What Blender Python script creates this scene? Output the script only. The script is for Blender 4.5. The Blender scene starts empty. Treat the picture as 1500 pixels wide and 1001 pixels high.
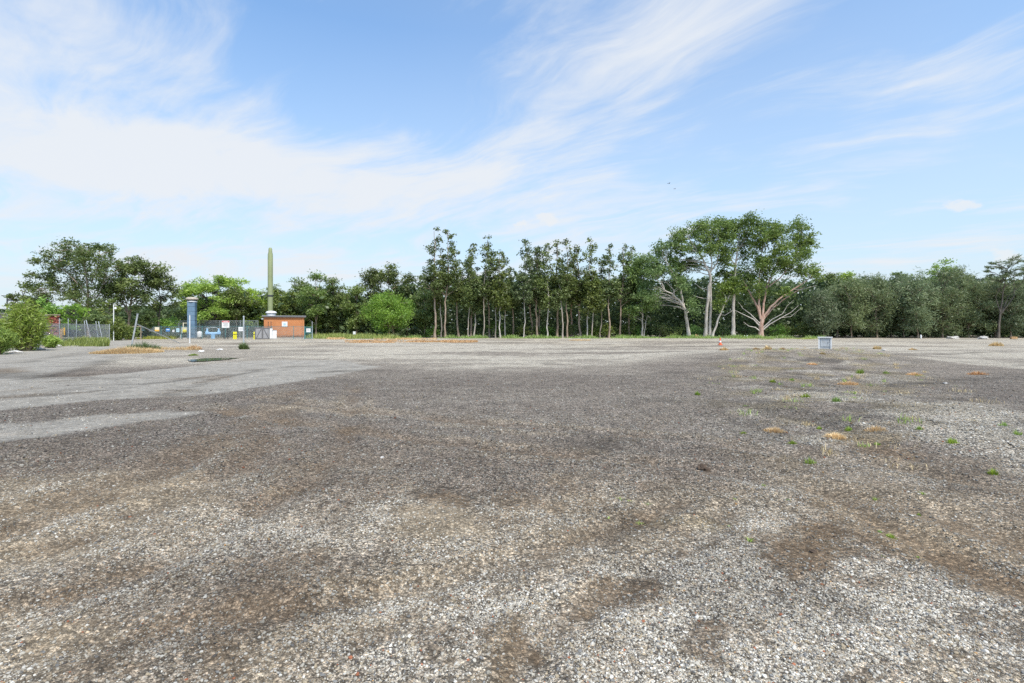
import bpy, math, random
import numpy as np
from mathutils import Vector

# ------------------------------------------------------------------ camera, sky, sun, exposure
SC = bpy.context.scene
COL = SC.collection
F, HX, HY, CAMH = 750.0, 750.0, 482.0, 1.65       # photo focal length (px), horizon row, eye height (m)

cam = bpy.data.cameras.new('camera')
camo = bpy.data.objects.new('camera', cam); COL.objects.link(camo)
camo.location = (0, 0, CAMH); camo.rotation_euler = (math.radians(90), 0, 0)
cam.sensor_width = 36.0; cam.lens = 36.0 * F / 1500.0
cam.shift_y = -(500.5 - HY) / 1500.0
cam.clip_start = 0.05; cam.clip_end = 6000
SC.camera = camo

SUN_EL, SUN_AZ = math.radians(56), math.radians(152)      # azimuth from +Y towards +X: behind the camera, to the right
SUN_DIR = Vector((math.sin(SUN_AZ) * math.cos(SUN_EL), math.cos(SUN_AZ) * math.cos(SUN_EL), math.sin(SUN_EL)))
sun = bpy.data.lights.new('sun', 'SUN'); sun.energy = 3.4; sun.angle = math.radians(9); sun.color = (1.0, 0.93, 0.82)
suno = bpy.data.objects.new('sun', sun); COL.objects.link(suno)
suno.rotation_euler = (-SUN_DIR).to_track_quat('-Z', 'Y').to_euler(); suno.location = (30, -30, 60)

SC.view_settings.view_transform = 'Standard'; SC.view_settings.look = 'None'
SC.view_settings.exposure = 0.50; SC.view_settings.gamma = 1.0
SC.cycles.use_denoising = False
SC.cycles.max_bounces = 6; SC.cycles.transparent_max_bounces = 8

W = bpy.data.worlds.new('World'); SC.world = W; W.use_nodes = True

class NT:
    """small helper to wire shader / geometry nodes"""
    def __init__(s, tree): s.t = tree; s.t.nodes.clear()
    def n(s, typ, ins=None, **kw):
        nd = s.t.nodes.new(typ)
        for k, v in kw.items(): setattr(nd, k, v)
        for k, v in (ins or {}).items(): s.set(nd, k, v)
        return nd
    def set(s, nd, k, v):
        sock = nd.inputs[k]
        if isinstance(v, bpy.types.NodeSocket): s.t.links.new(v, sock)
        elif isinstance(v, bpy.types.Node): s.t.links.new(v.outputs[0], sock)
        else: sock.default_value = v
    def math(s, op, a, b=0.0, c=None, clamp=False):
        nd = s.n('ShaderNodeMath', {0: a, 1: b}, operation=op, use_clamp=clamp)
        if c is not None: s.set(nd, 2, c)
        return nd.outputs[0]
    def vmath(s, op, a, b=(0, 0, 0)):
        nd = s.n('ShaderNodeVectorMath', {0: a, 1: b}, operation=op)
        return nd.outputs['Value'] if op in ('DISTANCE', 'LENGTH', 'DOT_PRODUCT') else nd.outputs[0]
    def mapr(s, v, a, b, c=0.0, d=1.0, smooth=True):
        return s.n('ShaderNodeMapRange', {0: v, 1: a, 2: b, 3: c, 4: d}, interpolation_type='SMOOTHSTEP' if smooth else 'LINEAR').outputs[0]
    def mix(s, f, a, b, blend='MIX'):
        nd = s.n('ShaderNodeMix', data_type='RGBA', blend_type=blend)
        s.set(nd, 0, f); s.set(nd, 6, a); s.set(nd, 7, b)
        return nd.outputs[2]
    def noise(s, vec, scale, detail=4, rough=0.55, dist=0.0, w=None):
        nd = s.n('ShaderNodeTexNoise', {'Vector': vec, 'Scale': scale, 'Detail': detail, 'Roughness': rough, 'Distortion': dist})
        return nd.outputs[0]

def rgba(c): return (c[0], c[1], c[2], 1.0)

def build_world():
    g = NT(W.node_tree)
    sky = g.n('ShaderNodeTexSky', sky_type='NISHITA', sun_disc=False, sun_elevation=SUN_EL, sun_rotation=SUN_AZ,
              altitude=20, air_density=1.0, dust_density=0.6, ozone_density=2.2)
    d = g.n('ShaderNodeTexCoord').outputs['Generated']
    sep = g.n('ShaderNodeSeparateXYZ', {0: d})
    z = sep.outputs[2]
    zc = g.math('MAXIMUM', z, 0.0)
    den = g.math('ADD', zc, 0.11)
    # the cloud sheet: directions projected on a flat layer overhead
    px = g.math('DIVIDE', sep.outputs[0], den); py = g.math('DIVIDE', sep.outputs[1], den)
    p = g.n('ShaderNodeCombineXYZ', {0: px, 1: py, 2: 0.0}).outputs[0]
    warp = g.n('ShaderNodeTexNoise', {'Vector': p, 'Scale': 0.55, 'Detail': 3.0})
    pw = g.vmath('ADD', p, g.vmath('SCALE', g.vmath('SUBTRACT', warp.outputs['Color'], (0.5, 0.5, 0.5)), (0, 0, 0)))
    sc = g.n('ShaderNodeVectorMath', {0: g.vmath('SUBTRACT', warp.outputs['Color'], (0.5, 0.5, 0.5)), 'Scale': 1.2}, operation='SCALE').outputs[0]
    pw = g.vmath('ADD', p, sc)
    st = g.n('ShaderNodeMapping', {'Vector': pw, 'Rotation': (0, 0, math.radians(130)), 'Scale': (1.5, 0.95, 1.0)}, vector_type='TEXTURE').outputs[0]
    n1 = g.noise(st, 0.9, 8, 0.58, 0.25)
    st2 = g.n('ShaderNodeMapping', {'Vector': pw, 'Rotation': (0, 0, math.radians(140)), 'Scale': (1.5, 0.40, 1.0)}, vector_type='TEXTURE').outputs[0]
    n2 = g.noise(st2, 2.3, 6, 0.62, 0.3)
    # where the cirrus is thick (directions of the cloud banks)
    def lobe(pxx, pyy, r0, r1, amt, zs=2.0):
        v = Vector(((pxx - HX) / F, 1.0, (HY - pyy) / F)).normalized()
        dv = g.vmath('MULTIPLY', g.vmath('SUBTRACT', d, tuple(v)), (1, 1, zs))
        return g.mapr(g.vmath('LENGTH', dv), r0, r1, amt, 0.0)
    bias = 0.0
    for L in ((-60, 240, .05, .50, .12, 1.8), (110, 225, .03, .32, .12, 2.4), (420, 258, .03, .46, .24, 3.6), (760, 250, .02, .46, .26, 3.4),
              (950, 60, .05, .48, .18, 1.9), (400, 40, .03, .34, -.16, 1.6), (1350, 130, .1, .50, -.10, 1.5),
              (500, 395, .0, .34, .14, 8.0), (60, 340, .0, .3, .02, 3.0), (560, 110, .0, .34, -.24, 1.7), (200, 150, .0, .16, -.16, 2.2), (110, 45, .02, .34, .22, 1.8)):
        bias = g.math('ADD', lobe(*L), bias)
    dens = g.math('ADD', g.math('ADD', g.math('MULTIPLY_ADD', n1, 2.1, c=-1.05), g.math('MULTIPLY_ADD', n2, 1.0, c=-0.50)), g.math('ADD', bias, 0.5))
    c1 = g.mapr(dens, 0.32, 1.0, 0.0, 0.95)
    horizon = g.mapr(z, 0.0, 0.50, 0.95, 0.0, smooth=False)
    veil = g.mapr(g.noise(st, 0.35, 3, 0.5), 0.35, 0.75, 0.06, 0.26)
    # small low cumulus puffs near the skyline
    pc = g.vmath('MULTIPLY', d, (1, 1, 1.9))
    nc = g.noise(pc, 26.0, 7, 0.62)
    def puff(pxx, pyy, r, zs=1.9):
        v = Vector(((pxx - HX) / F, 1.0, (HY - pyy) / F)).normalized()
        return g.mapr(g.vmath('LENGTH', g.vmath('MULTIPLY', g.vmath('SUBTRACT', d, tuple(v)), (1, 1, zs))), 0.0, r, 0.62, 0.0)
    pf = 0.0
    for P in ((1408, 300, .045), (1462, 374, .05), (800, 322, .05), (765, 330, .03)):
        pf = g.math('ADD', puff(*P), pf)
    cpuff = g.mapr(g.math('ADD', pf, g.math('MULTIPLY', g.math('SUBTRACT', nc, 0.5), 1.7)), 0.36, 0.66, 0.0, 0.7)
    cpuff = g.math('MULTIPLY', cpuff, g.mapr(pf, 0.02, 0.2))
    skyc = g.mix(1.0, sky, (1.22, 1.84, 2.14, 1), 'MULTIPLY')
    hz = g.mix(horizon, skyc, (5.7, 6.3, 6.65, 1))
    cl = g.mix(veil, hz, (6.2, 6.9, 7.7, 1))
    cl = g.mix(c1, cl, (6.7, 7.0, 7.4, 1))
    cl = g.mix(cpuff, cl, (7.0, 7.1, 7.2, 1))
    bg = g.n('ShaderNodeBackground', {'Color': cl, 'Strength': 0.088})
    out = g.n('ShaderNodeOutputWorld'); g.t.links.new(bg.outputs[0], out.inputs[0])
build_world()

# ------------------------------------------------------------------ helpers
rng = np.random.default_rng(7)
R = random.Random(11)

def gp(px, py):
    """photo pixel on the flat ground -> (X, Y)"""
    Y = CAMH * F / (py - HY)
    return ((px - HX) * Y / F, Y)
def at(px, py, Y):
    return Vector(((px - HX) * Y / F, Y, CAMH + (HY - py) * Y / F))
def face_cam(X, Y): return math.atan2(-X, Y)

def tag(o, label=None, cat=None, group=None, kind=None):
    if label: o['label'] = label
    if cat: o['category'] = cat
    if group: o['group'] = group
    if kind: o['kind'] = kind
    return o
def thing(name, label, cat, loc=(0, 0, 0), rotz=0.0, group=None):
    o = bpy.data.objects.new(name, None); COL.objects.link(o)
    o.location = loc; o.rotation_euler = (0, 0, rotz); o.empty_display_size = 0.2
    return tag(o, label, cat, group)

def np_mesh(name, verts, faces, nper):
    """fast mesh from numpy arrays; all faces have nper corners"""
    me = bpy.data.meshes.new(name)
    verts = np.asarray(verts, np.float32); faces = np.asarray(faces, np.int32)
    nf = len(faces)
    me.vertices.add(len(verts)); me.vertices.foreach_set('co', verts.ravel())
    me.loops.add(nf * nper); me.loops.foreach_set('vertex_index', faces.ravel())
    me.polygons.add(nf); me.polygons.foreach_set('loop_start', np.arange(0, nf * nper, nper, dtype=np.int32))
    me.update(calc_edges=True); me.validate()
    return me

def mobj(name, me, mat, parent=None, smooth=False):
    o = bpy.data.objects.new(name, me); COL.objects.link(o)
    if mat is not None and len(me.materials) == 0: me.materials.append(mat)
    if smooth: me.polygons.foreach_set('use_smooth', np.ones(len(me.polygons), bool))
    if parent is not None: o.parent = parent
    return o

class MB:
    """collects boxes, tubes and lathes; build() links them as ONE mesh object"""
    def __init__(s): s.v = []; s.f = []; s.sm = []
    def add(s, vs, fs, smooth=False):
        k = len(s.v); s.v += [tuple(v) for v in vs]; s.f += [tuple(i + k for i in f) for f in fs]; s.sm += [smooth] * len(fs)
    def box(s, c, d, rz=0.0, ry=0.0, bevel=0.0):
        hx, hy, hz = d[0] / 2, d[1] / 2, d[2] / 2
        pts = []
        b = min(bevel, hx * .9, hy * .9)
        ring = [(-hx + b, -hy), (hx - b, -hy), (hx, -hy + b), (hx, hy - b), (hx - b, hy), (-hx + b, hy), (-hx, hy - b), (-hx, -hy + b)] if b > 0 else [(-hx, -hy), (hx, -hy), (hx, hy), (-hx, hy)]
        for zz in (-hz, hz): pts += [(x, y, zz) for x, y in ring]
        ca, sa = math.cos(rz), math.sin(rz); cb, sb = math.cos(ry), math.sin(ry)
        o = []
        for x, y, zz in pts:
            x, zz = x * cb + zz * sb, -x * sb + zz * cb
            o.append((c[0] + x * ca - y * sa, c[1] + x * sa + y * ca, c[2] + zz))
        n = len(ring)
        s.add(o, [tuple(range(n - 1, -1, -1)), tuple(range(n, 2 * n))] + [(i, (i + 1) % n, n + (i + 1) % n, n + i) for i in range(n)])
        return s
    def tube(s, pts, rad, sides=8, cap=True):
        pts = [Vector(p) for p in pts]
        if not hasattr(rad, '__len__'): rad = [rad] * len(pts)
        vs, fs = [], []
        ref = None
        for i, p in enumerate(pts):
            t = (pts[min(i + 1, len(pts) - 1)] - pts[max(i - 1, 0)]).normalized()
            if ref is None or abs(ref.dot(t)) > 0.95: ref = Vector((1, 0, 0)) if abs(t.x) < 0.8 else Vector((0, 1, 0))
            a = (ref - t * ref.dot(t)).normalized(); b = t.cross(a); ref = a
            for k in range(sides):
                q = 2 * math.pi * k / sides
                vs.append(p + (a * math.cos(q) + b * math.sin(q)) * rad[i])
        for i in range(len(pts) - 1):
            for k in range(sides):
                k2 = (k + 1) % sides
                fs.append((i * sides + k, i * sides + k2, (i + 1) * sides + k2, (i + 1) * sides + k))
        s.add(vs, fs, sides > 4)
        if cap:
            n = (len(pts) - 1) * sides
            s.add([v for v in vs[:sides]] + [v for v in vs[n:]], [tuple(range(sides - 1, -1, -1)), tuple(range(sides, 2 * sides))])
        return s
    def lathe(s, prof, c=(0, 0, 0), sides=20, rz=0.0):
        vs, fs = [], []
        for r, zz in prof:
            for k in range(sides):
                q = 2 * math.pi * k / sides + rz
                vs.append((c[0] + r * math.cos(q), c[1] + r * math.sin(q), c[2] + zz))
        for i in range(len(prof) - 1):
            for k in range(sides):
                k2 = (k + 1) % sides
                fs.append((i * sides + k, i * sides + k2, (i + 1) * sides + k2, (i + 1) * sides + k))
        s.add(vs, fs, sides > 8)
        n = (len(prof) - 1) * sides
        s.add(vs[:sides] + vs[n:], [tuple(range(sides - 1, -1, -1)), tuple(range(sides, 2 * sides))])
        return s
    def build(s, name, mat, parent=None):
        me = bpy.data.meshes.new(name); me.from_pydata(s.v, [], s.f); me.update()
        me.polygons.foreach_set('use_smooth', np.array(s.sm, bool))
        return mobj(name, me, mat, parent)

# ---- value noise in numpy (used to shape ground, outlines of patches, crowns)
def _hash(ix, iy, seed):
    h = (ix.astype(np.int64) * 374761393 + iy.astype(np.int64) * 668265263 + seed * 1442695041) & 0x7fffffff
    h = ((h ^ (h >> 13)) * 1274126177) & 0x7fffffff
    return ((h ^ (h >> 16)) & 0xffff) / 65535.0
def vnoise(x, y, scale, seed=0):
    x = np.asarray(x, float) / scale; y = np.asarray(y, float) / scale
    ix, iy = np.floor(x), np.floor(y); fx, fy = x - ix, y - iy
    fx = fx * fx * (3 - 2 * fx); fy = fy * fy * (3 - 2 * fy)
    a, b = _hash(ix, iy, seed), _hash(ix + 1, iy, seed); c, d = _hash(ix, iy + 1, seed), _hash(ix + 1, iy + 1, seed)
    return (a + (b - a) * fx) * (1 - fy) + (c + (d - c) * fx) * fy
def fbm(x, y, scale, seed=0, octv=4, gain=0.55):
    t, amp, tot = 0, 1.0, 0.0
    for i in range(octv):
        t = t + amp * vnoise(x, y, scale / 2 ** i, seed + 17 * i); tot += amp; amp *= gain
    return t / tot
def sstep(a, b, x):
    t = np.clip((x - a) / (b - a), 0, 1); return t * t * (3 - 2 * t)

# ------------------------------------------------------------------ materials
def mat_new(name):
    m = bpy.data.materials.new(name); m.use_nodes = True
    g = NT(m.node_tree); out = g.n('ShaderNodeOutputMaterial')
    return m, g, out
def principled(name, col, rough=0.7, metal=0.0, var=0.12, scale=3.0, bump=0.0, bscale=30.0, spec=0.4, dirt=None):
    m, g, out = mat_new(name)
    co = g.n('ShaderNodeTexCoord').outputs['Object']
    nz = g.noise(co, scale, 5, 0.6)
    c = g.mix(g.mapr(nz, 0.3, 0.7), rgba([x * (1 - var) for x in col]), rgba([min(1, x * (1 + var)) for x in col]))
    if dirt:
        c = g.mix(g.mapr(g.noise(co, scale * 0.7, 7, 0.7), 0.5, 0.72, 0, dirt[1]), c, rgba(dirt[0]))
    b = g.n('ShaderNodeBsdfPrincipled', {'Base Color': c, 'Roughness': rough, 'Metallic': metal})
    b.inputs['Specular IOR Level'].default_value = spec
    if bump:
        bn = g.n('ShaderNodeBump', {'Height': g.noise(co, bscale, 4, 0.6), 'Strength': bump, 'Distance': 0.02})
        g.set(b, 'Normal', bn)
    g.t.links.new(b.outputs[0], out.inputs[0])
    return m

def leaf_material(name, dark, light, trans=0.38):
    """leaf tint varies by clump and by leaf (attribute 'var')"""
    m, g, out = mat_new(name)
    v = g.n('ShaderNodeAttribute', attribute_name='var').outputs['Fac']
    oi = g.n('ShaderNodeObjectInfo').outputs['Random']
    c = g.mix(v, rgba(dark), rgba(light))
    hs = g.n('ShaderNodeHueSaturation', {'Hue': g.mapr(oi, 0, 1, 0.485, 0.512, False), 'Saturation': g.mapr(oi, 0, 1, 1.0, 0.8, False), 'Value': g.mapr(g.math('FRACT', g.math('MULTIPLY', oi, 7.3)), 0, 1, 0.8, 1.2, False), 'Color': c}).outputs[0]
    df = g.n('ShaderNodeBsdfDiffuse', {'Color': hs})
    tr = g.n('ShaderNodeBsdfTranslucent', {'Color': hs})
    gl = g.n('ShaderNodeBsdfGlossy', {'Color': (1, 1, 1, 1), 'Roughness': 0.5})
    a = g.n('ShaderNodeMixShader', {0: trans}); g.t.links.new(df.outputs[0], a.inputs[1]); g.t.links.new(tr.outputs[0], a.inputs[2])
    b = g.n('ShaderNodeMixShader', {0: 0.035}); g.t.links.new(a.outputs[0], b.inputs[1]); g.t.links.new(gl.outputs[0], b.inputs[2])
    g.t.links.new(b.outputs[0], out.inputs[0])
    return m

def bark_material(name, c0, c1, scale=2.0):
    m, g, out = mat_new(name)
    co = g.n('ShaderNodeTexCoord').outputs['Object']
    st = g.vmath('MULTIPLY', co, (2.2, 2.2, 0.55))
    n = g.noise(st, scale, 6, 0.65)
    c = g.mix(g.mapr(n, 0.34, 0.66), rgba(c0), rgba(c1))
    b = g.n('ShaderNodeBsdfPrincipled', {'Base Color': c, 'Roughness': 0.85})
    bn = g.n('ShaderNodeBump', {'Height': n, 'Strength': 0.6, 'Distance': 0.04}); g.set(b, 'Normal', bn)
    g.t.links.new(b.outputs[0], out.inputs[0])
    return m

M = {}
M['gum'] = leaf_material('gum_leaf', (0.085, 0.170, 0.022), (0.300, 0.430, 0.075))
M['pole'] = leaf_material('tall_tree_leaf', (0.050, 0.090, 0.014), (0.205, 0.265, 0.055), 0.30)
M['bright'] = leaf_material('bright_leaf', (0.170, 0.320, 0.010), (0.480, 0.640, 0.025))
M['fresh'] = leaf_material('fresh_leaf', (0.110, 0.260, 0.028), (0.270, 0.470, 0.060))
M['olive'] = leaf_material('olive_leaf', (0.075, 0.140, 0.022), (0.270, 0.350, 0.075))
M['oak'] = leaf_material('needle_leaf', (0.085, 0.135, 0.050), (0.290, 0.360, 0.150))
M['wood'] = leaf_material('woodland_leaf', (0.045, 0.085, 0.020), (0.150, 0.215, 0.052))
M['wattle'] = leaf_material('wattle_leaf', (0.170, 0.300, 0.025), (0.420, 0.560, 0.085))
M['weed'] = leaf_material('weed_leaf', (0.180, 0.290, 0.025), (0.400, 0.560, 0.070))
M['dry'] = leaf_material('dry_grass', (0.520, 0.350, 0.140), (0.800, 0.600, 0.300), 0.35)
M['rust'] = leaf_material('rust_grass', (0.620, 0.360, 0.130), (0.860, 0.600, 0.280), 0.35)
M['verge'] = leaf_material('verge_grass', (0.220, 0.310, 0.040), (0.520, 0.560, 0.090), 0.35)
M['bark_pale'] = bark_material('pale_bark', (0.36, 0.32, 0.28), (0.62, 0.58, 0.53))
M['bark_grey'] = bark_material('grey_bark', (0.26, 0.22, 0.18), (0.46, 0.41, 0.35))
M['bark_pink'] = bark_material('pink_bark', (0.30, 0.17, 0.12), (0.52, 0.38, 0.31))
M['bark_brown'] = bark_material('brown_bark', (0.20, 0.14, 0.10), (0.42, 0.34, 0.27))
M['bark_dark'] = bark_material('dark_bark', (0.075, 0.06, 0.048), (0.17, 0.145, 0.12))
M['galv'] = principled('galvanised_steel', (0.50, 0.53, 0.55), 0.45, 0.5, 0.18, 4.0)
M['wire'] = principled('fence_wire', (0.42, 0.44, 0.45), 0.5, 0.4, 0.1)
M['wire_dark'] = principled('dark_fence_wire', (0.30, 0.36, 0.36), 0.6, 0.2, 0.1)
M['teal'] = principled('teal_paint', (0.07, 0.24, 0.26), 0.5, 0, 0.15)
M['darkmetal'] = principled('dark_metal', (0.06, 0.065, 0.07), 0.5, 0.3, 0.2)
M['bluecol'] = principled('blue_grey_paint', (0.13, 0.215, 0.31), 0.55, 0, 0.12, 1.2, dirt=((0.20, 0.22, 0.23), 0.5))
M['capstone'] = principled('weathered_cap', (0.42, 0.37, 0.31), 0.8, 0, 0.22, 3.0)
M['bluepipe'] = principled('blue_pipe_paint', (0.25, 0.46, 0.70), 0.4, 0, 0.12, 2.0)
M['white'] = principled('white_paint', (0.74, 0.75, 0.75), 0.5, 0, 0.06, 2.0, dirt=((0.45, 0.42, 0.38), 0.5))
M['offwhite'] = principled('cream_paint', (0.68, 0.64, 0.50), 0.6, 0, 0.10, 2.0)
M['yellow'] = principled('safety_yellow', (0.72, 0.68, 0.03), 0.5, 0, 0.08, 3.0)
M['orangey'] = principled('orange_yellow', (0.75, 0.43, 0.06), 0.6, 0, 0.1, 3.0)
M['red'] = principled('sign_red', (0.55, 0.06, 0.06), 0.5, 0, 0.08, 3.0)
M['signblue'] = principled('sign_blue', (0.05, 0.22, 0.55), 0.5, 0, 0.08, 3.0)
M['signcyan'] = principled('sign_pale_blue', (0.42, 0.62, 0.72), 0.5, 0, 0.08, 3.0)
M['greymetal'] = principled('grey_sheet_metal', (0.30, 0.30, 0.31), 0.6, 0.1, 0.12, 2.0)
M['greydark'] = principled('dark_grey_frame', (0.15, 0.15, 0.155), 0.6, 0.1, 0.12, 2.0)
M['stack'] = principled('pale_green_stack', (0.27, 0.31, 0.16), 0.6, 0, 0.10, 0.6, dirt=((0.17, 0.20, 0.11), 0.55))
M['concrete'] = principled('concrete', (0.42, 0.40, 0.37), 0.9, 0, 0.16, 3.0, 0.4, 30)
M['render'] = principled('weathered_render', (0.40, 0.34, 0.29), 0.9, 0, 0.2, 1.2, 0.3, 20, dirt=((0.20, 0.15, 0.11), 0.6))
M['pit'] = principled('pale_grey_pillar', (0.48, 0.51, 0.53), 0.7, 0, 0.12, 5.0, 0.2, 20, dirt=((0.30, 0.29, 0.24), 0.5))
M['timber'] = principled('grey_timber', (0.30, 0.25, 0.19), 0.85, 0, 0.2, 4.0)
M['rubble'] = principled('rubble_pale', (0.50, 0.48, 0.45), 0.9, 0, 0.2, 6.0, 0.4, 20)
M['clod'] = principled('earth_clod', (0.085, 0.060, 0.042), 0.95, 0, 0.3, 12.0, 0.6, 40)
M['redbrick'] = principled('red_brick', (0.34, 0.10, 0.075), 0.9, 0, 0.35, 2.5, 0.3, 30)
M['cone'] = principled('cone_orange', (0.70, 0.15, 0.06), 0.5, 0, 0.08, 5.0)
M['roofgrey'] = principled('roof_grey', (0.20, 0.19, 0.18), 0.8, 0, 0.15, 1.0)
M['glass'] = principled('window_glass', (0.05, 0.06, 0.07), 0.1, 0, 0.1, 1.0)
M['bird'] = principled('bird_feather', (0.03, 0.03, 0.035), 0.8, 0, 0.2, 5.0)
M['log'] = principled('dead_wood', (0.42, 0.27, 0.14), 0.9, 0, 0.25, 5.0)
M['litter'] = principled('white_plastic', (0.80, 0.80, 0.78), 0.5, 0, 0.05, 5.0)

def brick_material():
    m, g, out = mat_new('orange_brickwork')
    co = g.n('ShaderNodeTexCoord').outputs['Object']
    sx = g.n('ShaderNodeSeparateXYZ', {0: co})
    u = g.math('ADD', sx.outputs[0], sx.outputs[1])
    v = g.n('ShaderNodeCombineXYZ', {0: u, 1: sx.outputs[2], 2: 0.0}).outputs[0]
    bt = g.n('ShaderNodeTexBrick', {'Vector': v, 'Color1': (0.62, 0.235, 0.075, 1), 'Color2': (0.52, 0.18, 0.055, 1), 'Mortar': (0.48, 0.30, 0.18, 1), 'Scale': 1.0, 'Mortar Size': 0.008, 'Brick Width': 0.24, 'Row Height': 0.086})
    n = g.noise(co, 1.1, 6, 0.65)
    c = g.mix(g.mapr(n, 0.35, 0.7, 0.0, 0.35), bt.outputs[0], (0.42, 0.15, 0.06, 1))
    # rising damp and soot along the foot of the wall
    foot = g.mapr(g.math('ADD', sx.outputs[2], g.math('MULTIPLY', g.noise(co, 1.6, 5, 0.7), -0.9)), -0.25, 0.35, 0.85, 0.0)
    c = g.mix(foot, c, (0.07, 0.06, 0.05, 1))
    b = g.n('ShaderNodeBsdfPrincipled', {'Base Color': c, 'Roughness': 0.9})
    bn = g.n('ShaderNodeBump', {'Height': bt.outputs[1], 'Strength': 0.5, 'Distance': 0.01}); bn.invert = True
    g.set(b, 'Normal', bn); g.t.links.new(b.outputs[0], out.inputs[0])
    return m
M['brick'] = brick_material()

# ------------------------------------------------------------------ the ground: shape and patches of material
def poly_sdf(x, y, pts):
    """signed distance to a polygon on the ground (negative inside)"""
    d = np.full(x.shape, 1e9); ins = np.zeros(x.shape, bool)
    n = len(pts)
    for i in range(n):
        ax, ay = pts[i]; bx, by = pts[(i + 1) % n]
        ex, ey = bx - ax, by - ay
        t = np.clip(((x - ax) * ex + (y - ay) * ey) / (ex * ex + ey * ey + 1e-12), 0, 1)
        d = np.minimum(d, np.hypot(x - ax - t * ex, y - ay - t * ey))
        c = ((ay > y) != (by > y)) & (x < (bx - ax) * (y - ay) / ((by - ay) if abs(by - ay) > 1e-9 else 1e-9) + ax)
        ins ^= c
    return np.where(ins, -d, d)
def line_dist(x, y, pts):
    d = np.full(x.shape, 1e9)
    for (ax, ay), (bx, by) in zip(pts[:-1], pts[1:]):
        ex, ey = bx - ax, by - ay
        t = np.clip(((x - ax) * ex + (y - ay) * ey) / (ex * ex + ey * ey + 1e-12), 0, 1)
        d = np.minimum(d, np.hypot(x - ax - t * ex, y - ay - t * ey))
    return d
def GP(*pp): return [gp(a, b) for a, b in pp]

ROAD = GP((-700, 640), (0, 602), (120, 590), (300, 577), (430, 560), (560, 537), (500, 529), (400, 527), (330, 531), (200, 546), (110, 553), (60, 552), (150, 531), (168, 524), (186, 508), (200, 499), (158, 499), (90, 508), (0, 519), (-300, 545))
STRIP = GP((-500, 720), (0, 648), (60, 640), (180, 622), (310, 606), (230, 602), (100, 612), (0, 622), (-500, 668))

def ground_z(x, y):
    x = np.asarray(x, float); y = np.asarray(y, float)
    near = np.exp(-np.maximum(y - 3, 0) / 9.0)
    z = (fbm(x, y, 5.0, 3, 3) - 0.5) * (0.05 + .07 * np.exp(-np.maximum(y - 3, 0) / 14.0)) + near * ((fbm(x, y, 0.9, 9, 4) - 0.5) * 0.085)
    for (px, py, sx, sy, h) in ((1215, 527, 6.5, 5.0, 0.30), (1085, 522, 6, 5, 0.22), (1180, 600, 3.5, 1.6, 0.12), (880, 700, 2.4, .7, 0.06), (1400, 640, 1.6, 1.2, 0.10), (1420, 730, 0.9, 0.6, 0.07)):
        cx, cy = gp(px, py)
        z = z + h * np.exp(-((x - cx) / sx) ** 2 - ((y - cy) / sy) ** 2)
    rx_, ry_ = gp(1410, 640)
    z = z + .13 * (fbm(x, y, 1.0, 131, 3, .6) - .5) * np.exp(-((x - rx_) / 2.6) ** 2 - ((y - ry_) / 2.4) ** 2)
    for tr, wd, dep in TRACKS:
        d = line_dist(x, y, tr)
        z = z - dep * 1.8 * np.exp(-(d / wd) ** 2) + dep * .7 * np.exp(-((d - wd * 1.9) / (wd * .6)) ** 2)
    return z
def track_pair(pts, gauge, wd, dep):
    """two parallel wheel tracks along a line on the ground"""
    P = [Vector(p) for p in GP(*pts)]; out = []
    for sg in (-1, 1):
        L = []
        for i, p in enumerate(P):
            t = (P[min(i + 1, len(P) - 1)] - P[max(i - 1, 0)]).normalized()
            q = p + Vector((-t.y, t.x)) * gauge / 2 * sg; L.append((q.x, q.y))
        out.append((L, wd, dep))
    return out
TRACKS = track_pair([(-200, 900), (120, 800), (330, 715), (420, 650), (455, 600), (480, 570)], 1.6, .17, .025) + track_pair([(1700, 800), (1300, 705), (1000, 660), (760, 640), (560, 618), (330, 588)], 1.6, .19, .02) + [(GP((350, 585), (330, 620), (285, 660), (200, 700), (60, 745), (-200, 800)), 0.22, 0.02),
          (GP((420, 600), (400, 640), (350, 690), (270, 720), (120, 790), (-100, 860)), 0.22, 0.02),
          (GP((1000, 735), (850, 790), (620, 850), (330, 905), (0, 965)), 0.13, 0.016),
          (GP((1150, 690), (1290, 760), (1420, 830), (1600, 900)), 0.16, 0.02),
          (GP((760, 1010), (800, 920), (900, 860), (1010, 800), (1080, 740)), 0.12, 0.015)]

PAL = {  # surface colours of the loose materials (linear)
    'dark': (0.146, 0.127, 0.109), 'mid': (0.194, 0.171, 0.145), 'pale': (0.395, 0.370, 0.312), 'white': (0.385, 0.362, 0.308), 'tan': (0.320, 0.266, 0.188),
    'soil': (0.172, 0.125, 0.079), 'asph': (0.315, 0.302, 0.270), 'beige': (0.350, 0.306, 0.230), 'black': (0.062, 0.055, 0.046), 'ochre': (0.240, 0.195, 0.100)}
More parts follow.
